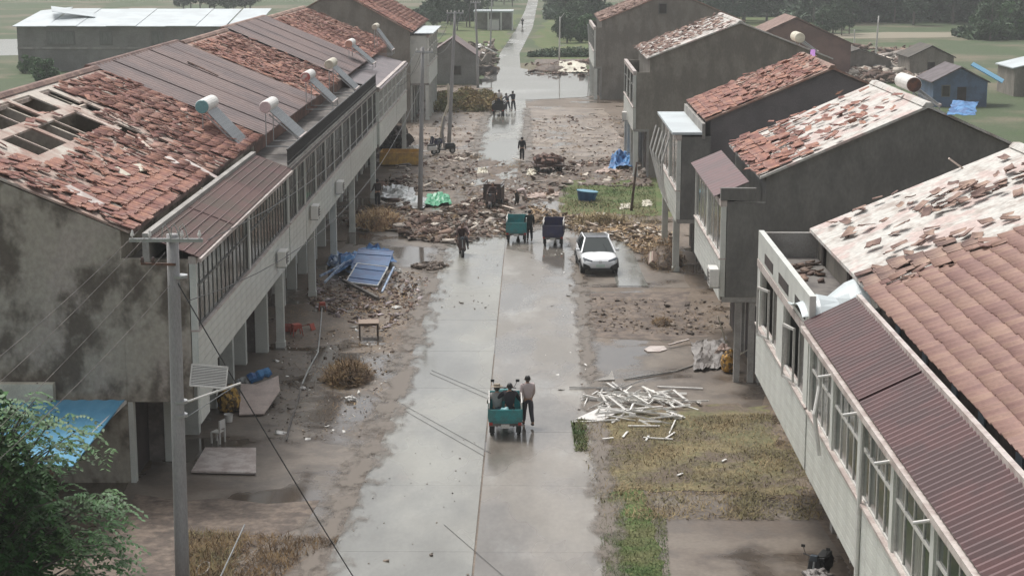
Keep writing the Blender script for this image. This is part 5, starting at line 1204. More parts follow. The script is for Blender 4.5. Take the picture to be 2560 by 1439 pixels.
cc = GR(1497,689); car(cc+Vector((-.06,2.2,-.01)), math.pi+.06, 'white electric SUV parked facing the camera on the right forecourt')

# ================================================================= RUBBLE AND LITTER
rr = random.Random(21)
def in_poly(x, y, P):
    c = False; n = len(P)
    for i in range(n):
        a, b = P[i], P[(i+1) % n]
        if (a[1] > y) != (b[1] > y) and x < (b[0]-a[0])*(y-a[1])/(b[1]-a[1])+a[0]: c = not c
    return c
def chunk(r, sx, sy, sz):
    pts = []
    for z in (0, 1):
        for x, y in ((-1,-1),(1,-1),(1,1),(-1,1)): pts.append((x*sx/2*r.uniform(.6,1.1), y*sy/2*r.uniform(.6,1.1), (z-.2)*sz*r.uniform(.6,1.2)))
    return pts
CF = [(0,3,2,1),(4,5,6,7),(0,1,5,4),(1,2,6,5),(2,3,7,6),(3,0,4,7)]
def scatter(name, poly, n, size, m, flat=.4, heap=0.0, z0=.015, long=1.0, kind='stuff', clump_=0.0, seed=1, tilt=.35):
    """poly in photograph pixels, laid on the ground"""
    r = random.Random(seed); P = [G(u, v).xy for u, v in poly]; xs = [p[0] for p in P]; ys = [p[1] for p in P]
    cen = [(r.uniform(min(xs),max(xs)), r.uniform(min(ys),max(ys))) for _ in range(14)]
    out = []; k = 0; shapes = [chunk(r, 1, 1, 1) for _ in range(6)]; buck = [[] for _ in shapes]
    while k < n:
        x, y = r.uniform(min(xs),max(xs)), r.uniform(min(ys),max(ys))
        if clump_ and r.random() < clump_: c = r.choice(cen); x, y = r.gauss(c[0], .9), r.gauss(c[1], 2.0)
        if not in_poly(x, y, P):
            k += .2; continue
        if -4.2 < x < -1.0 and y > 122 and r.random() < .85:
            k += .05; continue
        k += 1; s = size*min(3.2, math.exp(r.gauss(-.15,.55))); L = s*(1+(long-1)*r.random())
        mx = Matrix.Translation((x, y, z0 + heap*r.random()**2)) @ Euler((r.gauss(0,tilt),r.gauss(0,tilt),r.uniform(0,6.3))).to_matrix().to_4x4() @ Matrix.Diagonal((s, L, s*flat*r.uniform(.5,1.3), 1))
        buck[r.randrange(6)].append(mx)
    vs = []; 
    V = []; Fs = []; S = []
    allv = []; allf = []
    base = 0
    for sh, b in zip(shapes, buck):
        if not b: continue
        A = np.array(sh); M = np.array([[list(q) for q in mm] for mm in b]); W = np.einsum('kij,nj->kni', M[:,:3,:3], A) + M[:,None,:3,3]
        allv.append(W.reshape(-1,3)); F = np.array(CF); allf.append((F[None] + (np.arange(len(b))*8)[:,None,None] + base).reshape(-1,4)); base += len(b)*8
    W = np.concatenate(allv); F = np.concatenate(allf).ravel().astype(np.int32); nf = len(F)//4
    me = bpy.data.meshes.new(name); me.vertices.add(len(W)); me.vertices.foreach_set('co', W.ravel()); me.loops.add(len(F)); me.loops.foreach_set('vertex_index', F)
    me.polygons.add(nf); me.polygons.foreach_set('loop_start', (np.arange(nf)*4).astype(np.int32)); me.polygons.foreach_set('loop_total', np.full(nf,4,np.int32)); me.update()
    o = link(name, me, m); o['kind'] = kind; return o
BAND = [(858,560),(905,520),(1000,505),(1060,545),(1190,500),(1270,505),(1275,590),(1180,603),(1110,612),(1020,598),(985,578),(880,578)]
scatter('brick_rubble', BAND, 2600, .14, M_rub_brick, heap=.2, long=2.2, clump_=.6, seed=2)
scatter('pale_rubble', BAND, 800, .17, M_rub_pale, flat=.18, heap=.32, long=2, clump_=.3, seed=3)
MID = [(960,455),(990,415),(1180,385),(1240,400),(1320,410),(1560,400),(1640,440),(1630,470),(1420,465),(1360,520),(1270,530),(1180,520),(1140,480),(1000,480)]
scatter('brick_rubble', MID, 1300, .13, M_rub_brick, heap=.22, long=1.5, clump_=.5, seed=4)
scatter('pale_rubble', MID, 420, .22, M_rub_pale, flat=.15, heap=.22, long=2, clump_=.5, seed=5)
YARD = [(1320,290),(1590,285),(1600,395),(1325,400)]
scatter('yard_rubble', YARD, 220, .10, M_rub_brick, heap=.08, long=1.6, clump_=.3, seed=6); scatter('pale_yard_litter', YARD, 150, .16, M_rub_pale, flat=.15, clump_=.2, seed=7)
scatter('yard_rubble', [(1010,270),(1230,280),(1200,400),(980,420)], 260, .11, M_rub_brick, heap=.06, long=1.6, clump_=.5, seed=8)
R3P = [(1330,520),(1420,545),(1640,570),(1690,600),(1680,640),(1600,640),(1540,600),(1420,575),(1330,560)]
scatter('brown_rubble', R3P, 1700, .13, mat('brown_rubble_mix', (.23,.17,.11), .9, (.14,.10,.07), 1, var=.45), heap=.25, long=2.2, clump_=.3, seed=9)
scatter('pale_rubble', R3P, 260, .18, M_rub_pale, flat=.15, heap=.25, long=2.5, seed=10)
LP = [(770,700),(1040,680),(1075,700),(1030,800),(960,830),(850,800),(770,760)]
scatter('brick_rubble', LP, 900, .08, M_rub_brick, heap=.05, long=2, clump_=.5, seed=11); scatter('pale_litter', LP, 450, .085, mat('lilac_pale_litter', (.42,.37,.38), .7, (.28,.22,.22), 2, var=.4), flat=.15, heap=.06, long=2.5, clump_=.4, seed=12)
LL = [(700,850),(960,800),(1010,900),(940,1000),(900,1100),(680,1110),(640,1000)]
scatter('muddy_debris', LL, 450, .05, mat('mud_debris', (.20,.16,.13), .9, (.12,.095,.075), 1, var=.5), heap=.03, long=2, clump_=.4, seed=13); scatter('pale_litter', LL, 90, .08, M_white_pl, flat=.12, long=2, clump_=.4, seed=14)
scatter('muddy_debris', [(1450,745),(1800,750),(1850,840),(1460,830)], 260, .08, MATS['mud_debris'], heap=.05, long=2.2, clump_=.4, seed=15)
scatter('muddy_debris', [(1400,680),(1460,690),(1480,840),(1500,1000),(1440,1060),(1455,800)], 140, .05, MATS['mud_debris'], heap=.02, long=2.2, clump_=.4, seed=16)
scatter('muddy_debris', [(960,620),(1260,610),(1240,800),(1020,800)], 70, .05, MATS['mud_debris'], heap=.02, z0=.035, long=2.5, clump_=.7, seed=17)
scatter('ruin_rubble', [(2100,150),(2280,140),(2300,200),(2120,205)], 700, .5, M_rub_pale, heap=.5, long=2, clump_=.3, seed=18); scatter('ruin_rubble', [(2060,120),(2300,120),(2330,215),(2080,210)], 900, .5, M_rub_brick, heap=.5, long=2, clump_=.3, seed=19)
scatter('ruin_rubble', [(1085,110),(1235,120),(1240,190),(1095,195)], 900, .4, MATS['mud_debris'], heap=.9, long=2.5, clump_=.3, seed=20); scatter('pale_litter', [(1085,110),(1235,120),(1240,190),(1095,195)], 60, .6, M_white_pl, flat=.1, heap=.8, long=2, seed=21)
scatter('ruin_rubble', [(1560,150),(1300,160),(1290,185),(1560,200)], 260, .35, M_rub_brick, heap=.3, long=2, clump_=.6, seed=22)
scatter('roadside_mud_lumps', [(1090,655),(1020,668),(1080,680),(1120,668)], 260, .16, M_mud, heap=.08, z0=.03, seed=23)
def low_mud(poly, m, z, h, seed):
    r = random.Random(seed); P = [G(u, v).xy for u, v in poly]; x0, x1 = min(p[0] for p in P), max(p[0] for p in P); y0, y1 = min(p[1] for p in P), max(p[1] for p in P)
    nx, ny = int((x1-x0)/.3), int((y1-y0)/.6); idx = {}; q = MB(); ph = [r.uniform(0,6) for _ in range(6)]
    f = lambda x, y: math.sin(x*1.9+ph[0]+math.sin(y*.7))*math.sin(y*.9+ph[1]) + .6*math.sin(x*4.1+ph[2])*math.sin(y*2.2+ph[3]) + .35*math.sin(x*9+y*3+ph[4])
    for i in range(nx):
        for j in range(ny):
            x, y = x0+i*.3, y0+j*.6
            if in_poly(x, y, P): idx[(i,j)] = len(q.v); q.v.append((x+r.uniform(-.1,.1), y+r.uniform(-.2,.2), z + h*(f(x,y)*.5+.1) + r.uniform(-.02,.02)))
    for (i,j) in idx:
        if (i+1,j) in idx and (i,j+1) in idx and (i+1,j+1) in idx: q.f.append((idx[(i,j)], idx[(i+1,j)], idx[(i+1,j+1)], idx[(i,j+1)]))
    o = q.build('churned_mud', m, smooth=True); o['kind'] = 'structure'
low_mud([(u, v+4) for u, v in BAND], M_mud, .05, .16, 1); low_mud(MID, M_mud, .03, .13, 2); low_mud(R3P, M_mud, .05, .15, 3)
# rubble lying on the flat roof of the stripped house
mb_r = random.Random(9)
mxs = [Matrix.Translation((mb_r.uniform(RXo+.3,RXe), mb_r.gauss(50.3,1.0), 7.08)) @ Euler((mb_r.gauss(0,.3),mb_r.gauss(0,.3),mb_r.uniform(0,6))).to_matrix().to_4x4() @ Matrix.Diagonal((.3,.2,.07,1)) for _ in range(34)]
o = bake(chunk(mb_r,1,1,1), CF, mxs, 'roof_rubble', M_rub_brick); o['kind'] = 'stuff'
q = MB(); pts = []; n = 10
for i in range(n+1):
    for j in range(5): pts.append((RXo-.15+ (RXe+.4-RXo)*j/4, 42.9+2.6*i/n, 7.30+.35*math.sin(i*.5)*math.sin(j*1.1+.4)+.25*(j/4)))
for i in range(n):
    for j in range(4): a = i*5+j; q.f.append((a,a+1,a+6,a+5))
q.v = pts; o = q.build('bent_sheet', M_whitesheet); sd = o.modifiers.new('s','SOLIDIFY'); sd.thickness = .015; tag(o, 'bent white metal sheet at the end of the ribbed maroon gallery roof', 'metal sheet')
# straw and grass
def blades(name, label, poly, n, L, m, seed=1, up=.6, z0=.02, heapf=None, w=.02):
    r = random.Random(seed); P = [G(u, v).xy for u, v in poly]; xs = [p[0] for p in P]; ys = [p[1] for p in P]; V = []
    cs = [(r.uniform(min(xs),max(xs)), r.uniform(min(ys),max(ys))) for _ in range(40)]
    while len(V) < n*4:
        x, y = r.uniform(min(xs),max(xs)), r.uniform(min(ys),max(ys))
        if r.random() < .55: c = r.choice(cs); x, y = r.gauss(c[0],.35), r.gauss(c[1],.6)
        if not in_poly(x, y, P): continue
        a = r.uniform(0,6.3); l = L*r.uniform(.4,1.5); z = z0 + (heapf(x, y)*r.random() if heapf else 0)
        d = Vector((math.cos(a), math.sin(a), r.uniform(0, up)*1.3)).normalized()*l; s_ = Vector((-math.sin(a), math.cos(a), 0))*w*r.uniform(.6,1.5)
        b = Vector((x, y, z)); V += [b-s_, b+s_, b+d+s_*.3, b+d-s_*.3]
    o = link(name, mesh_quads(name, np.array([tuple(p) for p in V]), m), None); o['kind'] = 'stuff'; return o
blades('dry_grass', '', [(1440,1060),(1500,1045),(1960,1035),(2070,1300),(1500,1300)], 15000, .15, M_dryblade, 3, up=.8, w=.012)
blades('green_grass', '', [(1498,1285),(1665,1285),(1680,1520),(1508,1520)], 6500, .08, M_blade, 4, up=1.2, w=.01)
blades('green_grass', '', [(1400,468),(1640,462),(1640,522),(1420,520)], 5000, .13, M_blade, 5, up=1.2, w=.02)
blades('green_grass', '', [(1400,500),(1640,515),(1660,570),(1380,560)], 2500, .2, M_dryblade, 6, up=.7, w=.02)
blades('weed_fringe', '', [(1430,1060),(1460,1050),(1470,1130),(1440,1130)], 900, .14, M_blade, 7, up=1.4)
blades('straw_litter', '', BAND, 2600, .38, M_brownstraw, 31, up=.35, z0=.12, w=.025)
blades('straw_litter', '', MID, 1700, .40, M_brownstraw, 32, up=.3, z0=.08, w=.03)
blades('straw_litter', '', R3P, 2600, .38, M_straw, 33, up=.35, z0=.12, w=.02)
blades('straw_litter', '', YARD, 900, .45, M_brownstraw, 34, up=.2, z0=.04, w=.03)
blades('straw_litter', '', [(1010,270),(1230,280),(1200,400),(980,420)], 800, .45, M_brownstraw, 35, up=.2, z0=.04, w=.03)
blades('straw_litter', '', LL, 1400, .16, M_brownstraw, 36, up=.3, z0=.02, w=.008)
blades('straw_litter', '', LP, 1500, .22, M_straw, 37, up=.3, z0=.03, w=.010)
blades('straw_litter', '', [(1450,745),(1800,750),(1850,840),(1460,830)], 1500, .2, M_brownstraw, 38, up=.3, z0=.02, w=.010)
blades('brown_weeds', '', [(455,1330),(640,1335),(860,1350),(760,1400),(620,1500),(455,1500)], 5000, .22, M_brownstraw, 39, up=.9, z0=.02, w=.010)
blades('brown_weeds', '', [(455,1330),(620,1335),(560,1500),(455,1500)], 2500, .2, M_dryblade, 40, up=.9, z0=.02, w=.010)
blades('straw_litter', '', [(700,760),(1030,760),(1000,1080),(700,1080)], 1500, .13, M_straw, 41, up=.25, z0=.02, w=.007)
scatter('pale_litter', [(1300,610),(1440,610),(1480,1000),(1400,1100)], 40, .07, M_white_pl, flat=.15, z0=.03, long=2, seed=51)
scatter('mud_crumbs', [(900,1090),(1190,1090),(1180,1439),(860,1439)], 40, .035, MATS['mud_debris'], z0=.035, long=2, clump_=.5, seed=52)
def mound(name, label, cu, cv, w, d, h, m, n, L, seed, cat='straw heap', wd_=.02, base=None):
    r = random.Random(seed); c = G(cu, cv); V = []
    root = empty(name, c, label, cat)
    b = MB(); b.ball((0,0,0), 1.0, 20, 10, (w*.42, d*.42, h*.7)); b.v = [(x,y,max(z,0)) for x,y,z in b.v]; b.build('core', base or M_mud, root, local=True, smooth=True)
    for i in range(n):
        a = r.uniform(0,6.3); q = math.sqrt(r.random()); x, y = math.cos(a)*q*w/2, math.sin(a)*q*d/2; z = h*(1-q*q)*r.uniform(.6,1.15)
        dd = Vector((r.gauss(0,1), r.gauss(0,1), r.gauss(.1,.45))).normalized()*L*r.uniform(.4,1.4); s_ = dd.cross(Vector((0,0,1))).normalized()*wd_; p = Vector((x,y,z+.02))
        q4 = [p-s_, p+s_, p+dd+s_*.4, p+dd-s_*.4]; V += [Vector((t.x, t.y, max(.01, t.z))) for t in q4]
    o = link('straw', mesh_quads('straw', np.array([tuple(p) for p in V]), m), None, root); o['kind'] = 'stuff'; return root
mound('straw_heap', 'brown heap of twigs and straw on the mud left of the road', 870, 945, 1.75, 3.4, .42, M_brownstraw, 2600, .38, 1)
mound('straw_heap', 'yellowish straw heap beside the left pillars behind the wet apron', 945, 562, 2.9, 5.5, .75, M_straw, 2600, .45, 2, wd_=.03)
mound('earth_heap', 'dark brown earth heap against the pillars right of the white car', 1660, 655, 2.3, 6, 1.1, M_brownstraw, 1200, .3, 3, cat='earth heap')
mound('straw_heap', 'tan heap of reeds in the strip behind the navy tricycle', 1500, 560, 3.5, 3.5, .45, mat('tan_reed', (.30,.23,.12), .9, (.20,.15,.08), 1, var=.4, fine=0), 1600, .5, 4, wd_=.03)
mound('straw_heap', 'reddish brown earth heap far right beside the flooded crossing', 1375, 176, 5.0, 8, 1.0, M_rust, 500, .4, 5, cat='earth heap')
mound('straw_heap', 'small dark heap in the muddy patch right of the brown lane', 1655, 808, .9, 1.6, .18, M_brownstraw, 400, .2, 6)
# crumpled sheets
def tarp(name, label, pts, m, h, seed, cat='sheet', n=14, thick=.01, z0=.02):
    """four photograph corners on the ground, crumpled upward"""
    r = random.Random(seed); C_ = [G(u, v) for u, v in pts]; q = MB(); ph = [r.uniform(0,6) for _ in range(4)]
    for i in range(n+1):
        for j in range(n+1):
            a, b = i/n, j/n; p = C_[0].lerp(C_[1], a).lerp(C_[3].lerp(C_[2], a), b)
            e = math.sin(math.pi*a)*math.sin(math.pi*b)
            z = h*(.35+.65*e**.6)*(.5+.5*math.sin(a*9+ph[0]+3*math.sin(b*5+ph[1]))*math.sin(b*8+ph[2])) + r.uniform(0,h*.25)
            q.v.append((p.x+r.gauss(0,.04), p.y+r.gauss(0,.10), z0+max(0,z)))
    for i in range(n):
        for j in range(n): a = i*(n+1)+j; q.f.append((a,a+n+1,a+n+2,a+1))
    o = q.build(name, m); sd = o.modifiers.new('s','SOLIDIFY'); sd.thickness = thick; return tag(o, label, cat)
tarp('plastic_sheet', 'crumpled clear plastic sheet left of the slim pole', [(952,502),(1040,505),(1035,472),(960,470)], M_tarp_w, .45, 1)
tarp('plastic_sheet', 'tangled whitish plastic around the foot of the slim pole', [(985,522),(1060,525),(1075,498),(1010,495)], M_tarp_w, .35, 2)
tarp('green_tarpaulin', 'bright green crumpled tarpaulin right of the slim pole', [(1062,518),(1128,515),(1122,492),(1070,490)], M_tarp_g, .45, 3, 'tarpaulin')
tarp('blue_tarpaulin', 'blue tarpaulin bundle against the wall far right beyond the grass', [(1522,428),(1594,425),(1588,392),(1530,396)], M_tarp_b, .9, 4, 'tarpaulin')
tarp('pink_sheet', 'pale pink sheet trailing left from the blue tarpaulin', [(1482,433),(1545,434),(1590,408),(1530,412)], M_tarp_p, .2, 5)
tarp('cream_sheet', 'cream coloured sheet lying on the grass left of the slanting post', [(1550,524),(1578,522),(1576,510),(1552,512)], M_cream, .12, 6)
tarp('cream_sheet', 'pale round sheet on the grass right of the slanting post', [(1604,518),(1630,516),(1626,502),(1608,502)], M_cream, .15, 7)
tarp('cream_sheet', 'small square yellow foam piece in front of the tan reeds', [(1484,552),(1508,550),(1512,536),(1490,536)], M_cream, .22, 8, 'foam')
tarp('cloth_strip', 'long pale cloth strip lying from the bent person to the grass', [(1300,500),(1395,492),(1398,482),(1302,486)], M_tarp_p, .14, 9, 'cloth')
tarp('white_sheet', 'white fallen sheet at the foot of the thin field pole', [(1395,182),(1470,184),(1462,160),(1400,155)], M_cream, .5, 10)
tarp('grey_net', 'grey crumpled net sheet beside the yellow basket on the right', [(1735,930),(1820,925),(1815,850),(1730,862)], M_tarp_gr, .35, 11, 'net')
e = empty('tarpaulin_roll', G(630,975), 'rolled blue and white tarpaulin resting on the pale board by the pillars', 'tarpaulin'); yq = G(630,990).y
for (pa_, pb_2, ra, rb_, mm, nm) in ((PY(592,957,yq), PY(622,948,yq), .10, .20, M_tarp_w, 'white_end'), (PY(622,948,yq), PY(676,926,yq+.3), .20, .17, M_tarp_b, 'blue_roll')):
    mb = MB(); mb.tube([pa_.lerp(pb_2, k/6) + Vector((0,0,.03*math.sin(k*2.1))) for k in range(7)], [ra+(rb_-ra)*k/6 + .025*math.sin(k*2.7) for k in range(7)], 9); mb.build(nm, mm, e)
tarp('white_sheet', 'small white sheet on the ground beyond the rubble in the middle', [(1192,438),(1220,436),(1216,424),(1196,425)], M_cream, .3, 13)
tarp('white_sheet', 'whitish cardboard piece left of the loaded cart', [(1316,442),(1342,440),(1340,428),(1322,428)], M_cream, .3, 14, 'cardboard')
tarp('white_sheet', 'jumble of white and blue metal strips above the blue panels', [(815,668),(880,690),(900,655),(830,640)], mat('blue_white_scrap', (.40,.47,.56), .4, (.08,.16,.32), 3), .6, 15, 'scrap')
tarp('white_sheet', 'pale sheet fragments in front of the white car rear corner', [(1425,560),(1470,563),(1480,545),(1440,545)], M_cream, .2, 16)
tarp('purple_cloth', 'purple cloth hanging on the roof behind the cream water heater', [(2010,150),(2040,150),(2040,112),(2015,112)], mat('purple_cloth', (.30,.12,.36), .8), .2, 17, 'cloth', z0=8.9)
for o in bpy.data.objects:
    if o.name.startswith('purple_cloth'):
        o.location = (0,0,0); c = PY(2032,132,112); me = o.data; a = sum((v.co for v in me.vertices), Vector())/len(me.vertices)
        for v in me.vertices: v.co = (v.co - a)*.18 + c
tarp('blue_tarpaulin', 'pale blue and navy sheet blown onto the far roof slope of the dark gable house', [(2378,282),(2440,284),(2445,255),(2390,250)], M_tarp_b, .35, 18, 'tarpaulin')
bt = bpy.data.objects[-1]
for o in bpy.data.objects:
    if o.get('label', '').startswith('pale blue and navy sheet'):
        c = PY(2408,268,67); a = sum((v.co for v in o.data.vertices), Vector())/len(o.data.vertices)
        for v in o.data.vertices: v.co = (v.co-a)*.42 + c
# blue fallen cabin panels
def panel_thing(name, label, c, size, rot, m, cat='panel', ribs=0, frame=None):
    e = empty(name, c, label, cat); e.rotation_euler = rot; sx, sy, sz = size
    mb = MB(); mb.box(-sx/2,sx/2,-sy/2,sy/2,-sz/2,sz/2); mb.build('sheet', m, e, local=True)
    for i in range(ribs):
        y = -sy/2 + sy*(i+.5)/ribs; mb = MB(); mb.box(-sx/2,sx/2,y-.03,y+.03,sz/2+.001,sz/2+.03); mb.build('rib', m, e, local=True)
    if frame:
        for a, b in (((-sx/2,-sy/2,0),(sx/2,-sy/2,0)),((sx/2,-sy/2,0),(sx/2,sy/2,0)),((sx/2,sy/2,0),(-sx/2,sy/2,0)),((-sx/2,sy/2,0),(-sx/2,-sy/2,0))):
            mb = MB(); mb.bar(a, b, .06, .08); mb.build('frame_bar', frame, e, local=True)
    return e
bp = G(917,712); panel_thing('blue_metal_sheet', 'lower of the two dark blue framed panels lying on the left apron', bp+Vector((0,.3,.45)), (1.55,2.3,.05), (.22,.10,-.12), M_bluep, ribs=2, frame=M_tarp_w)
panel_thing('blue_metal_sheet', 'upper dark blue panel leaning behind the first one', bp+Vector((.05,2.6,.75)), (1.75,2.2,.05), (.30,.05,-.08), M_bluep, ribs=2, frame=M_bluep)
mb = MB(); a, b = G(858,700,.3), G(945,745,.15); mb.bar(a, b, .16, .12); tag(mb.build('steel_beam', M_concrete_d), 'grey beam lying below the blue panels', 'beam')
for i, (a, b, lab) in enumerate((((800,690),(878,650),'pale twisted bar left of the blue panels'), ((985,668),(955,730),'thin pale bar at the right edge of the blue panels'), ((812,705),(862,655),'second pale bar crossing at the left of the blue panels'))):
    mb = MB(); mb.bar(G(*a, .5), G(*b, .55), .09); tag(mb.build('metal_bar', MATS['blue_white_scrap']), lab, 'metal bar')
tarp('crumpled_blue_sheet', 'crumpled blue sheet spilling around the back of the blue panels', [(840,690),(990,672),(975,640),(850,648)], M_tarp_b, .9, 61, 'sheet')
clump('white_bag', 'small white bag right of the blue panels', G(994,681,.02), .20, M_white_pl, 'bag', (1,1,.6), 3)
clump('white_bag', 'bright white bag on the mud below the brown straw heap', G(877,1000,.02), .17, M_white_pl, 'bag', (1.1,1,.6), 5)
clump('white_bag', 'small pale bag left of the white bag near the straw heap', G(757,972,.02), .10, M_white_pl, 'bag', (1.1,1,.6), 6)
clump('white_bag', 'white bag on the rubble mess below the blue panels', G(992,770,.02), .16, M_white_pl, 'bag', (1.3,1,.4), 7)
clump('white_bag', 'pale bag right of the dark gallery pillars near the plastic sheets', G(1290,504,.02), .22, M_white_pl, 'bag', (1,1,.6), 8)
# table
tb = empty('table', G(922,845), 'dark wooden square table with pale top on the mud left of the road', 'table', None, .12)
mb = MB(); mb.box(-.43,.43,-.43,.43,.70,.74); mb.build('table_top', mat('brown_table_top', (.30,.21,.15), .4), tb, local=True, bevel=.01)
mb = MB(); mb.box(-.41,.41,-.41,.41,.62,.699); mb.build('apron', M_wood_d, tb, local=True)
for x in (-.38,.38):
    for y in (-.38,.38): mb = MB(); mb.box(x-.03,x+.03,y-.03,y+.03,0,.619); mb.build('leg', M_wood_d, tb, local=True)
def stool(p, rz, m, label, s=1.0, cat='stool', fallen=0):
    e = empty('stool', p, label, cat, None, rz); e.rotation_euler = (fallen, 0, rz); e.scale = (s,s,s)
    mb = MB(); mb.box(-.17,.17,-.17,.17,.42,.46); mb.build('seat', m, e, local=True, bevel=.02)
    for x in (-1,1):
        for y in (-1,1): mb = MB(); mb.bar((x*.20,y*.20,0),(x*.14,y*.14,.42),.035); mb.build('leg', m, e, local=True)
    mb = MB(); mb.box(-.17,.17,-.17,-.15,.30,.419); mb.box(-.17,.17,.15,.17,.30,.419); mb.build('skirt', m, e, local=True)
stool(G(742,838), .4, M_red, 'red plastic stool standing on the left sidewalk', 1.1)
stool(G(765,822), 1.0, M_red, 'red plastic stool tipped over behind the standing one', .9, fallen=1.2)
stool(G(806,775), .2, M_red, 'small red stool farther up the left sidewalk', .8)
mb = MB(); q = G(735,832); 
for i in range(6): mb.box(q.x-.45,q.x-.40+.5,q.y+i*.1,q.y+i*.1+.03,.05+.0*i,.3)
tag(mb.build('red_basket', M_red), 'red basket with slatted sides left of the red stool', 'basket')
# near left sidewalk items
def slab_thing(name, label, pts, z, t, m, cat):
    P = [G(u, v, z[i] if isinstance(z, (list,tuple)) else z) for i, (u, v) in enumerate(pts)]; n = len(P)
    mb = MB(); mb.add(P + [p-Vector((0,0,t)) for p in P], [tuple(range(n)), tuple(reversed(range(n,2*n)))] + [(i,n+i,n+(i+1)%n,(i+1)%n) for i in range(n)]); return tag(mb.build(name, m), label, cat)
slab_thing('broken_board', 'big pale broken board leaning on the left sidewalk under the blue roll', [(598,1035),(660,1033),(700,975),(696,938),(640,960),(602,958)], [.10,.11,.46,.68,.55,.56], .04, mat('pinkish_board', (.52,.43,.38), .7, (.44,.36,.32), 2), 'board')
slab_thing('white_board', 'white rectangular board on the ground right of the foreground pole', [(478,1176),(640,1180),(640,1118),(513,1117)], .12, .06, M_pink, 'board')
clump('yellow_sack', 'mottled yellow brown sack against the left panels by the white bucket', G(572,1024,.05), .50, mat('mottled_yellow', (.42,.25,.05), .8, (.09,.06,.03), 6, lo=.45, hi=.55), 'sack', (.8,.8,1.15), 11, amp=.1)
e = empty('bucket', G(572,1054), 'white plastic bucket in front of the mottled yellow sack', 'bucket'); mb = MB(); mb.tube([(0,0,0),(0,0,.28)], [.12,.155], 18, caps=False); mb.tube([(0,0,.01),(0,0,.02)], [.12,.12], 18); mb.build('shell', M_white_pl, e, local=True); mb = MB(); mb.tube([(0,0,.26),(0,0,.285)], [.165,.168], 18, caps=False); mb.build('rim', M_white_pl, e, local=True)
e = empty('white_chair', G(546,1106), 'white plastic chair seen from behind near the foreground pole', 'chair', None, 1.2); e.scale = (.8,.8,.85)
for x in (-.2,.2):
    mb = MB(); mb.bar((x,-.2,0),(x,-.2,.95),.045,.06); mb.build('leg', M_white_pl, e, local=True); mb = MB(); mb.bar((x,.2,0),(x,.2,.45),.045,.06); mb.build('leg', M_white_pl, e, local=True)
mb = MB(); mb.box(-.22,.22,-.18,.22,.45,.48); mb.build('seat', M_white_pl, e, local=True); mb = MB(); mb.box(-.2,.2,-.22,-.19,.6,.95); mb.build('backrest', M_white_pl, e, local=True)
mb = MB(); c = G(508,1420,.05); k = 20
for i in range(k):
    a, b = 2*math.pi*i/k, 2*math.pi*(i+1)/k; mb.bar(c+Vector((math.cos(a)*.15,math.sin(a)*.5,0)), c+Vector((math.cos(b)*.15,math.sin(b)*.5,0)), .04)
tag(mb.build('hoop', M_concrete), 'pale round hoop on the ground at the bottom left', 'hoop')
scooter(G(2045,1470,.02), 2.7, 'dark scooter parked at the bottom edge under the near right gallery', M_black)
clump('grey_cover', 'grey crumpled cover on the scooter at the bottom edge', G(2045,1450,.85), .32, M_tarp_gr, 'cover', (1,1.2,.5), 41)
# hoses
def hose(label, pts, m, r=.03, z=.05):
    mb = MB(); mb.tube([G(u,v,z) for u,v in pts], r, 6); tag(mb.build('hose', m), label, 'hose')
hose('pale hose curving along the left sidewalk gutter', [(805,770),(800,830),(795,880),(770,925),(755,960)], M_tarp_w)
hose('dark hose running down the left gutter to the bottom', [(755,960),(738,1020),(722,1070),(716,1100)], M_concrete_d, .035)
# fallen AC case and box by the earth heap
panel_thing('broken_appliance', 'square pale framed appliance box tilted against the earth heap', G(1641,668)+Vector((0,0,.35)), (.75,.75,.35), (.7,.55,.3), M_tarp_p, 'appliance', frame=M_cream)
# blue tub
e = empty('blue_tub', G(1466,502), 'dark blue tub with pale lid lying on the green patch', 'tub'); e.rotation_euler = (0,.1,.2)
mb = MB(); mb.tube([(0,0,0),(0,0,.62)], [.52,.68], 24, caps=False); mb.tube([(0,0,0),(0,0,.03)], [.52,.52], 24); mb.build('shell', M_bluep, e, local=True)
mb = MB(); mb.tube([(0,0,.62),(0,0,.66)], [.70,.70], 24); mb.build('lid', mat('pale_blue_lid', (.12,.32,.44), .3), e, local=True)
# yellow container at the left row
e = empty('yellow_skip', G(1003,415), 'long yellow open container beside the left row', 'container'); 
for (a,b,c_,d_,h_) in ((-1.6,1.5,-.05,.0,1.0),(-1.6,1.5,2.4,2.45,1.0)): mb = MB(); mb.box(a,b,c_,d_,.1,h_); mb.build('side_panel', M_yellow, e, local=True)
for x in (-1.6,1.45): mb = MB(); mb.box(x,x+.05,.001,2.399,.1,1.0); mb.build('end_panel', M_yellow, e, local=True)
mb = MB(); mb.box(-1.55,1.44,.001,2.399,.1,.16); mb.build('floor', M_yellow, e, local=True)
for i in range(6): mb = MB(); mb.box(-1.5+i*.58,-1.42+i*.58,-.10,-.051,.1,1.0); mb.build('rib', M_yellow, e, local=True)
clump('dark_load', 'dark heap piled behind the yellow container', G(985,372)+Vector((0,1,0)), 1.2, M_dark, 'heap', (1.0,1.4,.9), 15)
clump('white_bag', 'white sacks piled at the right end of the yellow container', G(1035,385,.4), .5, M_white_pl, 'sacks', (1,1,.8), 16)
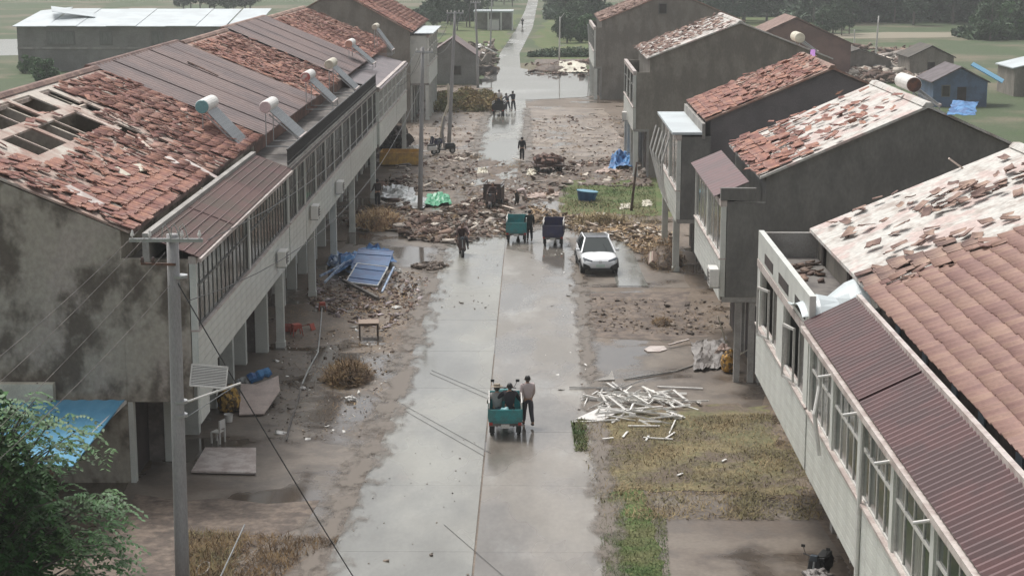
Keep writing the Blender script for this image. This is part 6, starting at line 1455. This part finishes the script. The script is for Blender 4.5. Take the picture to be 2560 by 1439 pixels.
# loaded cart
e = empty('loaded_cart', G(1375,437), 'dark flat cart loaded with scrap right of the lone person', 'cart', None, .12)
mb = MB(); mb.box(-1.05,1.05,0,2.6,.55,.68); mb.build('bed', M_brownp, e, local=True)
for x in (-.8,.8):
    for y in (.5,2.1): mb = MB(); mb.tube([(x-.1,y,.3),(x+.1,y,.3)], .3, 14); mb.build('wheel', M_black, e, local=True)
for x in (-1.0,-.33,.33,1.0): mb = MB(); mb.bar((x,0,.68),(x,0,1.25),.06); mb.build('stake', M_brownp, e, local=True)
mb = MB(); mb.bar((-1,0,1.2),(1,0,1.2),.05); mb.bar((-1,0,.9),(1,0,.9),.04); mb.build('rail', M_brownp, e, local=True)
mb = MB(); mb.bar((1.05,1.3,.5),(2.0,1.3,.35),.07); mb.build('drawbar', M_brownp, e, local=True)
clump('scrap_load', 'brown scrap heaped on the flat cart', G(1375,437)+Vector((-.1,1.4,.7)), .85, M_rust, 'scrap', (1.1,1.3,.45), 17)
# yellow basket on the right
clump('yellow_basket', 'tipped orange yellow netted basket by the right piers', G(1822,925,.05), .48, mat('orange_net', (.50,.27,.05), .7, (.14,.09,.04), 5, lo=.46, hi=.54), 'basket', (.7,.9,1.05), 19, amp=.08)
clump('pink_sack', 'pinkish grey sack behind the yellow basket', G(1812,890,.05), .42, M_tarp_p, 'sack', (.9,.9,.7), 20)
yq = G(1850,905).y
mb = MB(); mb.tube([PY(1795,790,yq), PY(1812,850,yq), PY(1846,888,yq), PY(1882,867,yq), PY(1902,866,yq)], .03, 6); tag(mb.build('bent_pipe', M_cream), 'bent white pipe hanging from the gallery above the yellow basket', 'pipe')
hose('grey rope from the white strip pile to the net sheet', [(1560,948),(1620,938),(1690,927),(1735,912)], M_concrete, .03)
slab_thing('pale_board', 'pale oval board on the wet ground left of the grey net', [(1610,872),(1625,864),(1660,864),(1668,872),(1650,878),(1620,878)], .05, .03, M_pink, 'board')
slab_thing('pale_board', 'pale grey board at the road edge above the strip pile', [(1483,950),(1537,948),(1530,925),(1520,940)], .06, .03, M_concrete, 'board')
mb = MB(); mb.bar(G(1672,862,.15), G(1722,848,.2), .1, .05); tag(mb.build('pale_plank', M_pink), 'short pale plank left of the grey net', 'plank')
# white strip heap
sr_ = random.Random(8); me_s = {}
for i in range(88):
    while True:
        u, v = sr_.gauss(1600, 72), sr_.gauss(1012, 24)
        if 1450 < u < 1755 and 955 < v < 1072: break
    d2 = ((u-1600)/110)**2 + ((v-1012)/38)**2; L = sr_.choice((.5,.8,1.1,1.5,1.9)); w_ = sr_.choice((.05,.07,.09)); key = (L, w_)
    if key not in me_s:
        mb = MB(); mb.box(-L/2,L/2,-w_/2,w_/2,-.018,.018); mb.box(-L/2,L/2,-w_/2,-w_/2+.012,.018,.04); o = mb.build('white_strip', M_white_pl); me_s[key] = o.data
    else: o = link('white_strip', me_s[key], None)
    o.location = G(u, v, .07) + Vector((0,0,max(0,.34*(1-d2))*sr_.random())); o.rotation_euler = (sr_.gauss(0,.3), sr_.gauss(0,.14), sr_.gauss(0,1.0) if sr_.random() < .6 else sr_.uniform(0,3.1))
    tag(o, 'white plastic strip in the scattered heap on the right forecourt', 'strip', 'white strips heaped on the right forecourt')
for i, (u, v, a, L) in enumerate(((1545,1045,1.2,1.3),(1490,1052,.15,1.7),(1690,1040,-.5,.7),(1610,1064,0,1.1),(1563,1085,1.3,.7),(1618,1095,1.35,.6),(1645,1095,-.2,1.0),(1675,1088,1.1,.9),(1700,968,-.15,1.7),(1520,1095,.4,.4),(1700,1185,.9,.3),(1810,1150,1,.3))):
    mb = MB(); mb.box(-L/2,L/2,-.035,.035,-.018,.018); o = mb.build('white_strip', M_white_pl); o.location = G(u,v,.06); o.rotation_euler = (0,0,a)
    tag(o, 'loose white strip lying apart from the heap on the grass edge', 'strip', 'loose white strips near the dry grass')
slab_thing('white_board', 'broad white board under the left end of the strip heap', [(1440,1045),(1505,1050),(1560,1022),(1500,1018)], .08, .03, M_white_pl, 'board')
# boards lying on the roofs
def roof_board(label, a, b, w, m=M_wood):
    """a, b: photograph points on the left roof plane"""
    out = []
    for (u, v) in (a, b):
        d = ray(u, v); k = (Lzr-Lze)/(LXe-LXr)
        # z = Lze + k*(LXe - x)
        t = (Lze + k*LXe - CAMH)/(d.z + k*d.x); out.append(Vector((d.x*t, d.y*t, CAMH+d.z*t+.12)))
    mb = MB(); mb.bar(out[0], out[1], w, .04); tag(mb.build('board', m), label, 'board')
roof_board('pale board lying low on the torn red roof nearest the gable edge', (165,475), (252,522), .42, M_pink)
roof_board('long pale board hanging over the eave of the torn red roof', (462,408), (552,458), .22, M_pink)
roof_board('short pale board in the middle of the torn red roof', (418,400), (442,418), .25, M_pink)
roof_board('pale shard among loose tiles in the lower middle of the torn roof', (285,428), (318,448), .35, M_cream)
roof_board('rounded cream shard right of the pale shard on the torn roof', (338,420), (358,436), .4, M_cream)
roof_board('thin batten lying down the torn roof below the holes', (345,352), (378,382), .12, M_wood)
roof_board('broken batten near the top of the torn roof beside the grey sheets', (470,160), (545,195), .14, M_rust)
q = PY(500,500,61.5); slab = MB(); slab.add([q+Vector((-.1,0,-.25)), q+Vector((.42,0,-.25)), q+Vector((.35,0,.15)), q+Vector((.05,0,.45)), q+Vector((-.1,.06,-.25)), q+Vector((.42,.06,-.25)), q+Vector((.35,.06,.15)), q+Vector((.05,.06,.45))], [(0,1,2,3),(7,6,5,4),(0,4,5,1),(1,5,6,2),(2,6,7,3),(3,7,4,0)]); tag(slab.build('cream_shard', M_cream), 'upright cream shard between the torn roof eave and the maroon gallery roof', 'shard')
q = PY(2400,425,52.7); mb = MB(); mb.bar(q+Vector((-.35,0,.35)), q+Vector((.3,0,-.1)), .12, .05); tag(mb.build('board', M_wood), 'pale broken board sticking up at the edge of the stripped roof', 'board')
# dangling white window frames on the right white fronted house
q = MB(); yy = 92; xx = RXo+.05
for k in range(5):
    q.tube([(xx-.1-.06*k, 88+1.5*k, 6.8), (xx-.45-.05*k, 88+1.5*k, 5.6), (xx-.35, 88.3+1.4*k, 4.4), (xx-.1, 88.6+1.3*k, 3.4)], .05, 6)
tag(q.build('hanging_curtain', M_white_pl), 'torn white curtain strips hanging out of the white framed gallery', 'curtain')
# loose tiles and boards thrown around in the yards: each a small pale board
br_ = random.Random(31)
for i in range(46):
    P = br_.choice((MID, BAND, YARD, R3P)); P2 = [G(u, v).xy for u, v in P]
    while True:
        x, y = br_.uniform(min(p[0] for p in P2), max(p[0] for p in P2)), br_.uniform(min(p[1] for p in P2), max(p[1] for p in P2))
        if in_poly(x, y, P2): break
    L = br_.uniform(.6,1.8); mb = MB(); mb.box(-L/2,L/2,-.08,.08,-.015,.015); o = mb.build('loose_plank', br_.choice((M_wood, M_rub_pale, M_wood_d))); o.location = (x, y, br_.uniform(.1,.3)); o.rotation_euler = (br_.gauss(0,.1), br_.gauss(0,.12), br_.uniform(0,3.1))
    tag(o, 'loose plank lying in the rubble across the street', 'plank', 'planks strewn through the rubble')
# ================================================================= finish skinned figures
bpy.context.view_layer.update(); dg = bpy.context.evaluated_depsgraph_get()
done = []
for o, m in SKIN_JOBS:
    me = bpy.data.meshes.new_from_object(o.evaluated_get(dg)); done.append((o, m, me))
for o, m, me in done:
    o.modifiers.clear(); o.data = me; me.materials.clear(); me.materials.append(m); me.shade_smooth(); me.name = o.name
ORD = 'first second third fourth fifth sixth seventh eighth ninth tenth eleventh twelfth thirteenth fourteenth fifteenth sixteenth seventeenth eighteenth nineteenth twentieth'.split() + ['twenty-'+w for w in 'first second third fourth fifth sixth seventh eighth ninth'.split()]
GRP = {}
for o in bpy.data.objects:
    if o.get('category') == 'tree' and o.get('group'): GRP.setdefault(o['group'], []).append(o)
for g_, L_ in GRP.items():
    L_.sort(key=lambda o: o.location.x/o.location.y)
    for i, o in enumerate(L_): o['label'] = (ORD[i] + ' from the left of the ' + g_) if i else ('leftmost of the ' + g_)
# ================================================================= haze
hz = MB(); hz.box(-690, 890, -50, 2500, -1.0, 17.6); ho = hz.build('haze', None); ho['kind'] = 'stuff'
hm = bpy.data.materials.new('haze_air'); hm.use_nodes = True; N = hm.node_tree.nodes; N.remove(N['Principled BSDF'])
pv = N.new('ShaderNodeVolumePrincipled'); pv.inputs['Color'].default_value = (.88,.90,.89,1); pv.inputs['Density'].default_value = 0.00045; pv.inputs['Anisotropy'].default_value = 0.2
hm.node_tree.links.new(pv.outputs[0], N['Material Output'].inputs['Volume']); ho.data.materials.append(hm)
